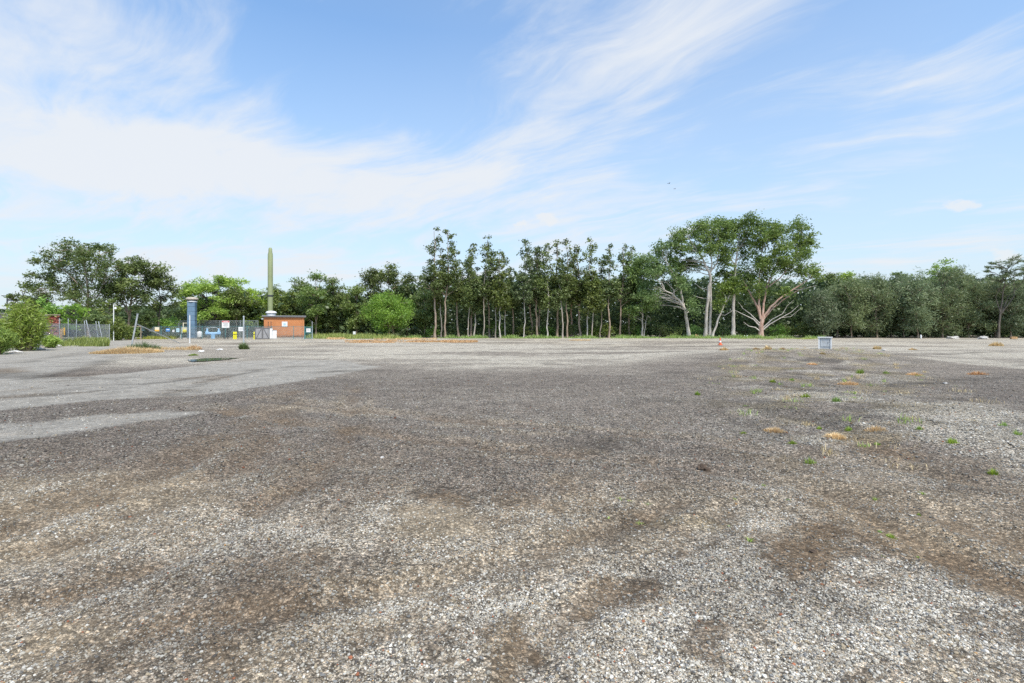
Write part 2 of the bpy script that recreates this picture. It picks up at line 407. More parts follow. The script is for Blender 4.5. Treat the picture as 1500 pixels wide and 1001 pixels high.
# (material, strength, soft edge in m, outline wobble in m, polygon on the ground, stoniness)
PATCH = [
    ('mid', .7, 1.6, 1.5, GP((430, 600), (640, 575), (980, 560), (1100, 600), (1050, 690), (820, 700), (500, 690)), .9),
    ('dark', .55, .8, 1.0, GP((-300, 680), (0, 655), (300, 610), (560, 640), (900, 640), (1080, 660), (1010, 730), (700, 745), (380, 735), (0, 690)), 1.0),
    ('asph', .95, .10, .30, STRIP, .2),
    ('asph', .95, .12, .35, ROAD, .15),
    ('tan', .8, .35, .5, GP((-600, 780), (0, 700), (150, 690), (300, 700), (330, 740), (260, 800), (330, 850), (180, 930), (60, 1001), (-100, 1200), (-900, 1200)), .55),
    ('beige', .55, .35, .5, GP((420, 790), (620, 740), (880, 715), (1100, 715), (1260, 740), (1200, 770), (900, 780), (640, 830), (420, 860)), .9),
    ('tan', .6, .15, .3, GP((230, 1100), (300, 930), (500, 870), (740, 820), (900, 790), (820, 840), (600, 910), (430, 990), (380, 1100)), .6),
    ('white', .80, .5, .7, GP((360, 1300), (430, 1001), (600, 915), (760, 850), (880, 800), (1010, 775), (1130, 760), (1180, 840), (1300, 800), (1420, 870), (1560, 930), (1900, 1100), (1900, 1400), (500, 1400)), 1.0),
    ('mid', .6, .3, .4, GP((0, 860), (180, 800), (400, 780), (560, 800), (460, 880), (280, 960), (100, 1001)), .9),
    ('soil', 0.93, 0.060, 0.28, GP((1145, 790), (1190, 762), (1245, 775), (1250, 830), (1215, 875), (1160, 880), (1130, 840)), .55),
    ('soil', 0.83, 0.100, 0.38, GP((1180, 720), (1280, 735), (1400, 790), (1500, 830), (1700, 880), (1700, 960), (1500, 870), (1420, 862), (1330, 815), (1230, 770)), .6),
    ('soil', 0.78, 0.050, 0.25, GP((860, 850), (930, 838), (975, 850), (965, 890), (900, 905), (860, 890)), .6),
    ('soil', 0.88, 0.040, 0.22, GP((720, 915), (775, 900), (800, 940), (810, 1020), (820, 1100), (740, 1100), (735, 1000)), .5),
    ('soil', 0.68, 0.050, 0.25, GP((1010, 905), (1060, 890), (1100, 930), (1060, 985), (1020, 960)), .6),
    ('ochre', .6, .08, .15, GP((930, 757), (1000, 752), (1075, 758), (1060, 772), (980, 776), (925, 770)), .7),
    ('black', .6, .3, .5, GP((835, 645), (870, 636), (920, 642), (925, 665), (890, 672), (845, 662)), .7),
    ('black', .65, .1, .15, GP((600, 722), (640, 716), (690, 720), (700, 732), (650, 736), (610, 732)), .7),
    ('soil', 0.78, 0.025, 0.12, GP((612, 728), (660, 724), (692, 734), (690, 748), (640, 742)), .4),
    ('tan', .7, .1, .2, GP((560, 750), (640, 742), (700, 752), (720, 775), (650, 790), (580, 775)), .4),
    ('black', .5, .3, .5, GP((1040, 590), (1100, 620), (1180, 640), (1210, 652), (1120, 642), (1050, 610)), .8),
    ('soil', 0.68, 0.150, 0.62, GP((1180, 640), (1300, 640), (1330, 665), (1250, 672), (1180, 660)), .8),
    ('white', .7, .5, .9, GP((1300, 600), (1420, 590), (1520, 615), (1600, 680), (1500, 690), (1400, 665), (1320, 640)), 1.0),
    ('dark', .7, .5, .7, GP((1370, 680), (1450, 690), (1600, 740), (1600, 780), (1480, 750), (1380, 715)), 1.0),
    ('black', .55, .3, .5, GP((1330, 685), (1400, 690), (1430, 715), (1370, 718)), .9),
    ('mid', .75, 1.5, 2.0, GP((1050, 530), (1120, 512), (1230, 512), (1310, 530), (1340, 570), (1300, 620), (1150, 620), (1060, 590)), 1.0),
    ('black', .5, .25, .4, GP((-100, 540), (0, 541), (60, 546), (110, 553), (40, 556), (-100, 550)), .3),
    ('soil', 0.58, 0.150, 0.62, GP((0, 540), (30, 538), (50, 545), (0, 548)), .3),
]

def ground_fields(x, y):
    """colour and stoniness of the ground at every point"""
    n1, n2 = fbm(x, y, 2.2, 21, 4), fbm(x, y, 0.7, 31, 4)
    n3 = fbm(x, y, 9.0, 41, 4); n4 = fbm(x * 0.5, y, 5.0, 47, 5, .65)
    col = np.zeros(x.shape + (3,)); col[:] = PAL['mid']
    st = np.ones(x.shape) * 0.9
    def blend(name, w, s=None):
        nonlocal col, st
        col = col * (1 - w[..., None]) + np.array(PAL[name]) * w[..., None]
        if s is not None: st = st * (1 - w) + s * w
    # dark hardstand in the middle distance, pale crushed concrete beyond it
    blend('dark', 0.75 * sstep(4.6, 6.2, y + (n1 - .5) * 2.5) * (1 - sstep(16, 24, y + (n3 - .5) * 14)))
    far = sstep(17, 27, y + (n3 - .5) * 16 - np.clip((x - 4) * 0.5, 0, 7) * (x < 20) )
    blend('pale', 0.9 * far, 0.5)
    blend('beige', 0.5 * sstep(30, 60, y) * sstep(.35, .65, n4), 0.5)
    blend('dark', 0.7 * sstep(15, 22, y) * sstep(.57, .66, n4) * (1 - .5 * sstep(55, 80, y)), 0.8)
    blend('mid', 0.6 * sstep(12, 20, y) * sstep(.54, .60, fbm(x * .35, y, 3.0, 53, 5, .65)), 0.8)
    blend('tan', 0.42 * (1 - sstep(3.6, 7.0, y + (n1 - .5) * 3.0)), .85)
    blend('white', 0.22 * (1 - sstep(3.4, 6.4, y + (n1 - .5) * 2.4)), 1.0)
    for name, s, soft, wob, pts, stone in PATCH:
        xs = x + (n1 - .5) * wob * 1.6; ys = y + (n2 - .5) * wob * 1.6
        d = poly_sdf(xs, ys, pts) + (fbm(x, y, max(wob, .15) * 1.2, 61, 4, .7) - .5) * wob * 1.6
        blend(name, s * (1 - sstep(-soft, soft, d)), stone)
    # damp and dusty blotches everywhere
    blend('soil', 0.60 * sstep(.50, .60, fbm(x, y, 0.8, 71, 7, .74)) * (1 - .8 * sstep(4.2, 6.5, y)) * (1 - sstep(9, 14, y)), 0.55)
    blend('tan', 0.40 * sstep(.50, .64, fbm(x + 9, y, 1.6, 75, 6, .66)) * (1 - sstep(4.5, 8, y)), 0.6)
    blend('white', (0.30 - .18 * sstep(4.5, 7, y)) * sstep(.56, .70, fbm(x, y, 1.1, 81, 5, .62)), 1.0)
    blend('black', 0.30 * sstep(.60, .74, fbm(x, y, 1.7, 91, 5, .62)), 0.9)
    for tr, wd, dep in TRACKS:
        d = line_dist(x + (n2 - .5) * .5, y + (n1 - .5) * .5, tr)
        blend('soil', 0.50 * np.exp(-(d / (wd * 1.1)) ** 2) * sstep(.36, .56, n2), 0.5)
        blend('tan', 0.35 * np.exp(-((d - wd * 2.0) / (wd * .7)) ** 2) * sstep(.40, .58, n1), 0.8)
    rub = (1 - sstep(-2.5, 1.5, poly_sdf(x, y, GP((1040, 540), (1110, 511), (1240, 508), (1330, 530), (1420, 640), (1330, 690), (1180, 690), (1060, 620)))))
    blend('ochre', .55 * rub * sstep(.48, .62, fbm(x, y, 1.3, 101, 5, .65)), .9)
    blend('white', .55 * rub * sstep(.52, .64, fbm(x, y, .9, 107, 5, .65)), 1.0)
    blend('black', .55 * rub * sstep(.54, .66, fbm(x, y * .6, 1.1, 113, 5, .65)), 1.0)
    # joints between old slabs and the broken seal edge of the road
    d = line_dist(x + (n2 - .5) * .6, y + (n1 - .5) * .9, GP((60, 553), (110, 545), (150, 531), (170, 522)))
    blend('black', 0.8 * np.exp(-(d / .16) ** 2), .5)
    for seg in (((0, 575), (90, 566), (220, 561), (330, 549)), ((-100, 592), (40, 583), (160, 572)), ((250, 578), (300, 560), (380, 541)), ((20, 532), (90, 522), (150, 512)), ((100, 560), (130, 548))):
        d = line_dist(x + (n2 - .5) * .9 + (fbm(x, y, .5, 121, 3) - .5) * .8, y + (n1 - .5) * 1.6, GP(*seg))
        blend('black', 0.65 * np.exp(-(d / .13) ** 2), .5)
        blend('soil', 0.35 * np.exp(-(d / .5) ** 2) * sstep(.45, .6, n2), .6)
    for seg in (((420, 540), (500, 532), (640, 522)), ((470, 545), (560, 541)), ((820, 515), (862, 513)), ((700, 503), (765, 502)), ((1000, 508), (1075, 506)), ((560, 533), (720, 528)), ((1310, 565), (1500, 552)), ((1330, 520), (1480, 515))):
        d = line_dist(x + (n2 - .5) * 1.5, y + (n1 - .5) * 2.5, GP(*seg))
        blend('black', 0.75 * np.exp(-(d / .45) ** 2) * sstep(.38, .6, n4 * .5 + n2 * .5), .6)
    return col, np.clip(st, 0, 1)

def ground_material():
    m, g, out = mat_new('gravel_ground')
    tint = g.n('ShaderNodeAttribute', attribute_name='tint').outputs['Color']
    st = g.n('ShaderNodeAttribute', attribute_name='stone').outputs['Fac']
    co = g.n('ShaderNodeNewGeometry').outputs['Position']
    v1 = g.n('ShaderNodeTexVoronoi', {'Vector': co, 'Scale': 44.0}, voronoi_dimensions='2D')
    v2 = g.n('ShaderNodeTexVoronoi', {'Vector': co, 'Scale': 90.0}, voronoi_dimensions='2D')
    v3 = g.n('ShaderNodeTexVoronoi', {'Vector': co, 'Scale': 17.0}, voronoi_dimensions='2D')
    v4 = g.n('ShaderNodeTexVoronoi', {'Vector': co, 'Scale': 150.0}, voronoi_dimensions='2D')
    r4 = g.n('ShaderNodeSeparateColor', {0: v4.outputs['Color']}).outputs
    r1 = g.n('ShaderNodeSeparateColor', {0: v1.outputs['Color']}).outputs
    r2 = g.n('ShaderNodeSeparateColor', {0: v2.outputs['Color']}).outputs
    r3 = g.n('ShaderNodeSeparateColor', {0: v3.outputs['Color']}).outputs
    a = g.mapr(g.math('POWER', r1[0], 1.6), 0.0, 1.0, 0.50, 2.15, False); b = g.mapr(r2[1], 0.0, 1.0, 0.45, 1.55, False)
    pale = g.mapr(r3[1], 0.86, 0.97, 1.0, 1.30)
    gap = g.mapr(v1.outputs['Distance'], 0.25, 0.75, 1.12, 0.62)
    grit = g.mapr(r4[0], 0.0, 1.0, 0.32, 1.68, False)
    sp = g.math('MULTIPLY', g.math('MULTIPLY', a, b), g.math('MULTIPLY', g.math('MULTIPLY', gap, pale), grit))
    big = g.mapr(g.noise(co, 1.7, 6, 0.65), 0.25, 0.75, 0.78, 1.22)
    mid = g.mapr(g.noise(co, 9.0, 6, 0.7), 0.25, 0.75, 0.72, 1.28)
    f = g.math('MULTIPLY', g.math('ADD', g.math('MULTIPLY', g.math('SUBTRACT', sp, 1.0), st), 1.0), g.math('MULTIPLY', big, mid))
    hue = g.mix(g.mapr(r1[2], 0.0, 1.0, 0.0, 0.5, False), tint, g.mix(1.0, tint, (1.10, 0.97, 0.84, 1), 'MULTIPLY'))
    c = g.mix(1.0, hue, f, 'MULTIPLY')
    h = g.math('ADD', g.math('MULTIPLY', g.math('SUBTRACT', 1.0, v1.outputs['Distance']), st), g.math('MULTIPLY', g.math('ADD', g.noise(co, 40, 5, 0.7), g.math('SUBTRACT', 0.5, v4.outputs['Distance'])), 0.6))
    bn = g.n('ShaderNodeBump', {'Height': h, 'Strength': 0.85, 'Distance': 0.015})
    bs = g.n('ShaderNodeBsdfPrincipled', {'Base Color': c, 'Roughness': 0.92, 'Normal': bn})
    bs.inputs['Specular IOR Level'].default_value = 0.2
    g.t.links.new(bs.outputs[0], out.inputs[0])
    return m
M['ground'] = ground_material()

def set_attr(me, name, typ, arr, dom='POINT'):
    a = me.attributes.new(name, typ, dom)
    a.data.foreach_set('color' if 'COLOR' in typ else ('vector' if typ == 'FLOAT_VECTOR' else 'value'), np.asarray(arr, np.float32).ravel())

def sheet(xs, ys):
    X, Y = np.meshgrid(xs, ys)
    nx, ny = len(xs), len(ys)
    idx = np.arange(nx * ny).reshape(ny, nx)
    f = np.stack([idx[:-1, :-1], idx[:-1, 1:], idx[1:, 1:], idx[1:, :-1]], -1).reshape(-1, 4)
    return X.ravel(), Y.ravel(), f

def build_ground():
    xs = 1.3 * np.sinh(np.linspace(-7.3, 7.3, 540))
    ys = 3.0 + 1.3 * np.sinh(np.linspace(-4.4, 7.3, 480))
    x, y, f = sheet(xs, ys)
    me = np_mesh('ground', np.stack([x, y, ground_z(x, y)], 1), f, 4)
    col, st = ground_fields(x, y)
    fines = (.36 * st * (1 - sstep(5, 9, y)))[:, None]          # earth between the loose stones
    col = col * (1 - fines) + np.array((.150, .112, .078)) * fines
    set_attr(me, 'tint', 'FLOAT_COLOR', np.concatenate([col, np.ones((len(x), 1))], 1)); set_attr(me, 'stone', 'FLOAT', st)
    o = mobj('ground', me, M['ground'], smooth=True)
    tag(o, 'wide vacant lot of grey gravel, bare soil and broken hardstand', 'ground', kind='structure')
build_ground()

# loose stones lying on the near ground: one scattered mass
def build_gravel():
    def scatter(y0, y1, dens, smin, smax, seed):
        r = np.random.default_rng(seed)
        area_w = 1.25 * y1 + 1.5
        n = int(dens * 2 * area_w * (y1 - y0))
        x = r.uniform(-area_w, area_w, n); y = r.uniform(y0, y1, n)
        k = np.abs(x) < 1.25 * y + 1.0
        x, y = x[k], y[k]
        col, st = ground_fields(x, y)
        lum = col.mean(1)
        keep = r.uniform(0, 1, len(x)) < np.clip(st ** 2 * (0.12 + 2.4 * lum), 0.03, 1) * (0.55 + 0.9 * sstep(.35, .65, fbm(x, y, .35, 5, 3)))
        x, y, col, lum = x[keep], y[keep], col[keep], lum[keep]
        m = len(x)
        s = smin + (smax - smin) * r.beta(1.1, 3.4, m) * np.where(r.uniform(0, 1, m) < .03, 1.6, 1)
        base = np.clip(lum / 0.30, .42, 1.12)[:, None]
        t = r.uniform(0, 1, m)
        tone = np.where(t < .42, 0, np.where(t < .62, 1, np.where(t < .78, 2, np.where(t < .90, 3, np.where(t < .988, 4, np.where(t < .995, 5, 6))))))
        cols = np.array([(.42, .392, .332), (.60, .575, .515), (.35, .292, .205), (.21, .207, .198), (.12, .108, .098), (.36, .14, .075), (.42, .26, .12)])[tone]
        cols = cols * base * r.uniform(.72, 1.18, (m, 1))
        z = ground_z(x, y) + s * r.uniform(-0.10, 0.22, m)
        return np.stack([x, y, z], 1), s, cols
    P = [scatter(1.5, 3.6, 3900, .007, .027, 1), scatter(3.6, 6.0, 2200, .009, .029, 2), scatter(6.0, 10.0, 620, .016, .042, 3), scatter(10.0, 18.0, 130, .02, .055, 4), scatter(1.5, 3.2, 7000, .005, .014, 6), scatter(3.2, 4.6, 3200, .006, .015, 7)]
    pos = np.concatenate([p[0] for p in P]); s = np.concatenate([p[1] for p in P]); c = np.concatenate([p[2] for p in P])
    n = len(pos)
    r = np.random.default_rng(5)
    me = bpy.data.meshes.new('gravel'); me.vertices.add(n); me.vertices.foreach_set('co', pos.astype(np.float32).ravel())
    set_attr(me, 'stone_col', 'FLOAT_COLOR', np.concatenate([c, np.ones((n, 1))], 1))
    set_attr(me, 'stone_scale', 'FLOAT_VECTOR', s[:, None] * np.stack([r.uniform(.8, 1.3, n), r.uniform(.7, 1.05, n), r.uniform(.45, .8, n)], 1) * 0.5)
    set_attr(me, 'stone_rot', 'FLOAT_VECTOR', np.stack([r.normal(0, .28, n), r.normal(0, .28, n), r.uniform(0, 6.28, n)], 1))
    # stone material: per-stone colour
    m, g, out = mat_new('loose_stone')
    a = g.n('ShaderNodeAttribute', attribute_name='stone_col', attribute_type='INSTANCER').outputs['Color']
    co = g.n('ShaderNodeTexCoord').outputs['Object']
    cc = g.mix(1.0, a, g.mapr(g.noise(co, 2.5, 4, 0.6), 0.3, 0.7, 0.8, 1.18), 'MULTIPLY')
    b = g.n('ShaderNodeBsdfPrincipled', {'Base Color': cc, 'Roughness': 0.8}); b.inputs['Specular IOR Level'].default_value = 0.25
    g.t.links.new(b.outputs[0], out.inputs[0])
    # instances made by geometry nodes from four lumpy stone shapes
    ng = bpy.data.node_groups.new('scatter_stones', 'GeometryNodeTree')
    ng.interface.new_socket('Geometry', in_out='INPUT', socket_type='NodeSocketGeometry')
    ng.interface.new_socket('Geometry', in_out='OUTPUT', socket_type='NodeSocketGeometry')
    q = NT(ng)
    gi = q.n('NodeGroupInput'); go = q.n('NodeGroupOutput')
    g2i = q.n('GeometryNodeGeometryToInstance')
    for k in range(4):
        ico = q.n('GeometryNodeMeshIcoSphere', {'Radius': 1.0, 'Subdivisions': 3 if k < 2 else 2})
        nz = q.n('ShaderNodeTexNoise', {'Vector': q.n('GeometryNodeInputPosition').outputs[0], 'W': 3.7 * k, 'Scale': 0.75, 'Detail': 1.5}, noise_dimensions='4D')
        off = q.n('ShaderNodeVectorMath', {0: nz.outputs['Color'], 1: (0.5, 0.5, 0.5)}, operation='SUBTRACT')
        off2 = q.n('ShaderNodeVectorMath', {0: off.outputs[0], 'Scale': 1.5}, operation='SCALE')
        sp = q.n('GeometryNodeSetPosition', {'Geometry': ico.outputs[0], 'Offset': off2.outputs[0]})
        ss = q.n('GeometryNodeSetShadeSmooth', {'Geometry': sp.outputs[0], 'Shade Smooth': True})
        sm = q.n('GeometryNodeSetMaterial', {'Geometry': ss.outputs[0], 'Material': m})
        ng.links.new(sm.outputs[0], g2i.inputs[0])
    def named(nm, typ):
        nd = q.n('GeometryNodeInputNamedAttribute', data_type=typ); nd.inputs['Name'].default_value = nm
        return nd.outputs[0]
    ridx = q.n('FunctionNodeRandomValue', data_type='INT'); ridx.inputs[4].default_value = 0; ridx.inputs[5].default_value = 3
    e2r = q.n('FunctionNodeEulerToRotation', {0: named('stone_rot', 'FLOAT_VECTOR')})
    m2p = q.n('GeometryNodeMeshToPoints', {'Mesh': gi.outputs[0]})
    iop = q.n('GeometryNodeInstanceOnPoints', {'Points': m2p.outputs[0], 'Instance': g2i.outputs[0], 'Pick Instance': True, 'Instance Index': ridx.outputs[2],
              'Rotation': e2r.outputs[0], 'Scale': named('stone_scale', 'FLOAT_VECTOR')})
    ng.links.new(iop.outputs[0], go.inputs[0])
    o = mobj('gravel', me, m)
    md = o.modifiers.new('scatter', 'NODES'); md.node_group = ng
    tag(o, 'loose white, grey and brown pebbles strewn over the near ground', 'gravel', kind='stuff')
    print('stones', n)
build_gravel()

def build_puddle():
    pts = GP((272, 528), (300, 525.5), (340, 524.5), (352, 525.5), (330, 528), (300, 530), (280, 530.5))
    cx = sum(p[0] for p in pts) / len(pts); cy = sum(p[1] for p in pts) / len(pts)
    mb = MB(); n = 28; vs = []
    P = [Vector(p) for p in pts]
    for i in range(n):
        t = i / n * len(P); a, b = P[int(t) % len(P)], P[(int(t) + 1) % len(P)]
        q = a.lerp(b, t - int(t)); q = q + (Vector((cx, cy)) - q) * R.uniform(0, .12)
        vs.append((q.x, q.y, float(ground_z(np.array([cx]), np.array([cy]))[0]) + .03))
    mb.add(vs, [tuple(range(n))])
    m, g, out = mat_new('puddle_water')
    b = g.n('ShaderNodeBsdfPrincipled', {'Base Color': (0.035, 0.04, 0.02, 1), 'Roughness': 0.12})
    g.t.links.new(b.outputs[0], out.inputs[0])
    tag(mb.build('puddle', m), 'shallow dark green puddle on the pale hardstand', 'puddle', kind='structure')
build_puddle()
#PART2
# ------------------------------------------------------------------ foliage tools
def leaf_cloud(cent, length, width, var, updir=0.25, droop=0.0, r=None):
    """one rhombic leaf spray per centre; returns verts, faces, var"""
    r = r or rng
    n = len(cent)
    a = r.normal(0, 1, (n, 3)); a[:, 2] = a[:, 2] * (1 - .35) - droop * 2.2
    a /= np.linalg.norm(a, axis=1, keepdims=True) + 1e-9
    nv = r.normal(0, 1, (n, 3)); nv[:, 2] += updir * 3
    b = np.cross(a, nv); b /= np.linalg.norm(b, axis=1, keepdims=True) + 1e-9
    L = (length * r.uniform(.6, 1.3, n))[:, None]; Wd = (width * r.uniform(.6, 1.3, n))[:, None]
    c = np.asarray(cent)
    v = np.stack([c - a * L * .5, c + b * Wd * .5 + a * L * .05, c + a * L * .5, c - b * Wd * .5 + a * L * .05], 1).reshape(-1, 3)
    f = np.arange(4 * n).reshape(n, 4)
    return v, f, np.repeat(var, 4)

def crown_mesh(name, blobs, leaf=(.42, .2), n_sub=7.0, n_leaf=14, sub_r=.45, updir=.25, droop=0.0, hollow=.55, r=None, spill=1.15):
    """blobs: (centre xyz, radii xyz). Every blob is a shell of small leaf sprays with gaps between"""
    r = r or rng
    C, Vv = [], []
    for c, rad in blobs:
        c = np.array(c); rad = np.array(rad, float)
        area = (rad[0] * rad[1] + rad[0] * rad[2] + rad[1] * rad[2]) / 3 * 4 * math.pi
        ns = max(3, int(area * n_sub / 10))
        u = r.normal(0, 1, (ns, 3)); u[:, 2] += .25; u /= np.linalg.norm(u, axis=1, keepdims=True)
        sc = c + u * rad * r.uniform(hollow, spill, (ns, 1))
        tone = np.clip(r.normal(.45, .2), 0, 1) * .6 + r.uniform(0, .45, ns)
        nl = r.poisson(n_leaf, ns) + 2
        idx = np.repeat(np.arange(ns), nl)
        sr = np.minimum(sub_r, rad.min() * .8)
        C.append(sc[idx] + r.normal(0, 1, (len(idx), 3)) * np.array([sr, sr, sr * (.55 + droop)]))
        Vv.append(np.clip(tone[idx] + r.normal(0, .16, len(idx)), 0, 1))
    C = np.concatenate(C); Vv = np.concatenate(Vv)
    v, f, var = leaf_cloud(C, leaf[0], leaf[1], Vv, updir, droop, r)
    me = np_mesh(name, v, f, 4); set_attr(me, 'var', 'FLOAT', var)
    return me

def limb(mb, p0, p1, r0, r1, sag=.12, seg=4, sides=6):
    p0, p1 = Vector(p0), Vector(p1); d = (p1 - p0).length
    pts, rad = [], []
    j = [Vector((R.gauss(0, 1), R.gauss(0, 1), R.gauss(0, .6))) * d * .045 for _ in range(seg + 1)]
    for i in range(seg + 1):
        t = i / seg
        p = p0.lerp(p1, t); p.z += sag * d * (math.sin(t * math.pi) * .6) * (1 if p1.z > p0.z else -.4)
        if 0 < i < seg: p += j[i]
        pts.append(p); rad.append(r0 + (r1 - r0) * t)
    mb.tube(pts, rad, sides, cap=False)
    return pts

def make_tree(name, label, cat, base, trunks, blobs, leafmat, barkmat, group=None, twig=.035, bare=(), branch_mat=None, bprob=1.0, **kw):
    """trunks: list of [(x,y,z,radius), ...] relative to base; blobs relative to base; bare: dead limbs"""
    t = thing(name, label, cat, base, 0, group)
    mb = MB(); nodes = []
    for tr in trunks:
        pts = [Vector(p[:3]) for p in tr]
        fine, rad = [], []
        for i in range(len(pts) - 1):
            for k in range(3):
                u = k / 3; q = pts[i].lerp(pts[i + 1], u)
                if not (i == 0 and k == 0): q += Vector((R.gauss(0, .05), R.gauss(0, .05), 0)) * (1 if tr[0][3] > .1 else .6)
                fine.append(q); rad.append(tr[i][3] + (tr[i + 1][3] - tr[i][3]) * u)
        fine.append(pts[-1]); rad.append(tr[-1][3])
        if tr[0][2] <= 0.05: rad[0] *= 1.45; rad[1] *= 1.08
        mb.tube(fine, rad, 8)
        nodes += [(q, ra) for q, ra in zip(fine, rad)][3:]
    nt = len(mb.f)
    bb = mb; any_b = False
    for c, rad in blobs:
        c = Vector(c)
        if R.random() > bprob: continue
        cand = [(q, ra) for q, ra in nodes if q.z < c.z + .3] or nodes
        q, ra = min(cand, key=lambda e: (e[0] - c).length + max(0, (e[0].z - c.z + .6)) * 2)
        if (q - c).length > .5:
            pts = limb(bb, q, c, max(min(ra * .6, twig * 2.2), twig * .8), twig * .35, seg=4, sides=5); any_b = True
            for k in range(2):
                e = c + Vector((R.uniform(-1, 1) * rad[0], R.uniform(-1, 1) * rad[1], R.uniform(-.2, 1) * rad[2])) * .8
                limb(bb, pts[3], e, twig * .5, twig * .2, seg=2, sides=4)
    for pts in bare:
        bb.tube([Vector(p[:3]) for p in pts], [p[3] for p in pts], 5); any_b = True
    o = mb.build('trunk', barkmat, t)
    if branch_mat:
        o.data.materials.append(branch_mat); o.data.polygons.foreach_set('material_index', np.r_[np.zeros(nt, np.int32), np.ones(len(mb.f) - nt, np.int32)])
    mobj('crown', crown_mesh('crown', blobs, **kw), leafmat, t)
    return t

def gz(x, y): return float(ground_z(np.array([float(x)]), np.array([float(y)]))[0])
def root(px, Y): X = (px - HX) * Y / F; return (X, Y, gz(X, Y))
def rel(px, py, Y, base, dy=0.0):
    """photo position at depth Y (+dy), relative to a tree's base"""
    p = at(px, py, Y); return (p.x - base[0], dy, p.z - base[2])

# ------------------------------------------------------------------ woodland behind everything (one far mass)
SKYLINE = [(-500, 440), (-100, 445), (30, 452), (120, 448), (240, 445), (330, 432), (400, 428), (470, 424), (540, 428), (620, 410), (700, 402), (800, 400), (900, 404), (960, 404), (1050, 402), (1180, 404), (1230, 404), (1300, 406), (1400, 402), (1500, 408), (1700, 405), (2000, 410)]
def build_woodland():
    r = np.random.default_rng(21)
    sx = np.array([s[0] for s in SKYLINE], float); sy = np.array([s[1] for s in SKYLINE], float)
    C = []; V = []; SZ = []
    for Y, n, low in ((103, 34000, 0.0), (109, 30000, 0.0), (117, 26000, 0.0), (128, 15000, 0.3), (136, 30000, 1.0)):
        x = r.uniform(-150, 175, n)
        px = HX + x / Y * F
        top = CAMH + (HY - np.interp(px, sx, sy)) * Y / F
        top = top * (0.72 + .36 * fbm(x, x * 0 + Y, 7.0, int(Y), 4))
        z = top * r.beta(1.15, 0.95, n) + r.uniform(-.2, .3, n)
        y = Y + r.normal(0, 2.0, n) + (fbm(x, z * 1.5, 4.5, int(Y) + 7, 3) - .5) * 9
        if low == 1.0: z = top * .8 * r.uniform(0, 1, n) ** 1.25; y = Y + r.normal(0, 1.2, n)
        k = (low == 1.0) | (vnoise(x, z, 2.4, int(Y)) + vnoise(x, z, .9, int(Y) + 1) * .5 > .36)
        SZ.append(np.full(k.sum(), 1.0 if low < 1 else 1.9)); C.append(np.stack([x, y, z], 1)[k]); V.append(np.clip(fbm(x, z, 4.0, int(Y) + 3, 3)[k] * 1.5 - .35 + r.normal(0, .15, k.sum()), 0, 1))
    C = np.concatenate(C); V = np.concatenate(V)
    v, f, var = leaf_cloud(C, np.concatenate(SZ), np.concatenate(SZ) * .55, V, .3, 0, r)
    me = np_mesh('woodland', v, f, 4); set_attr(me, 'var', 'FLOAT', var)
    tag(mobj('woodland', me, M['wood']), 'dark dense woodland filling the gaps behind the front trees', 'woodland', kind='stuff')
build_woodland()

ORD = ['first', 'second', 'third', 'fourth', 'fifth', 'sixth', 'seventh', 'eighth', 'ninth', 'tenth', 'eleventh', 'twelfth', 'thirteenth', 'fourteenth', 'fifteenth', 'sixteenth', 'seventeenth', 'eighteenth', 'nineteenth', 'twentieth',
       'twenty-first', 'twenty-second', 'twenty-third', 'twenty-fourth', 'twenty-fifth', 'twenty-sixth', 'twenty-seventh', 'twenty-eighth', 'twenty-ninth', 'thirtieth', 'thirty-first', 'thirty-second', 'thirty-third', 'thirty-fourth', 'thirty-fifth', 'thirty-sixth']

# ------------------------------------------------------------------ row of tall slender trees
# trunk px, top py, crown half width px, pale trunk?, depth
TALL = [(637, 334, 13, 0, 92), (646, 366, 9, 1, 94), (652, 333, 14, 0, 92), (672, 358, 10, 0, 95), (686, 368, 8, 1, 93), (690, 356, 10, 0, 96), (694, 392, 7, 1, 95), (708, 355, 10, 1, 93), (717, 347, 7, 0, 97), (726, 370, 9, 1, 93), (733, 398, 8, 1, 92), (740, 368, 9, 1, 95), (752, 388, 8, 0, 97),
        (767, 352, 12, 1, 92), (779, 362, 9, 0, 97), (787, 357, 9, 0, 94), (791, 380, 8, 0, 98), (802, 354, 10, 1, 93), (816, 352, 11, 0, 96), (824, 374, 8, 1, 92), (831, 346, 13, 0, 94), (837, 380, 9, 0, 98), (850, 356, 10, 0, 95), (860, 350, 11, 1, 93), (867, 392, 9, 1, 92), (879, 374, 8, 1, 96), (892, 358, 8, 0, 94), (908, 356, 10, 0, 95), (922, 362, 9, 0, 97)]
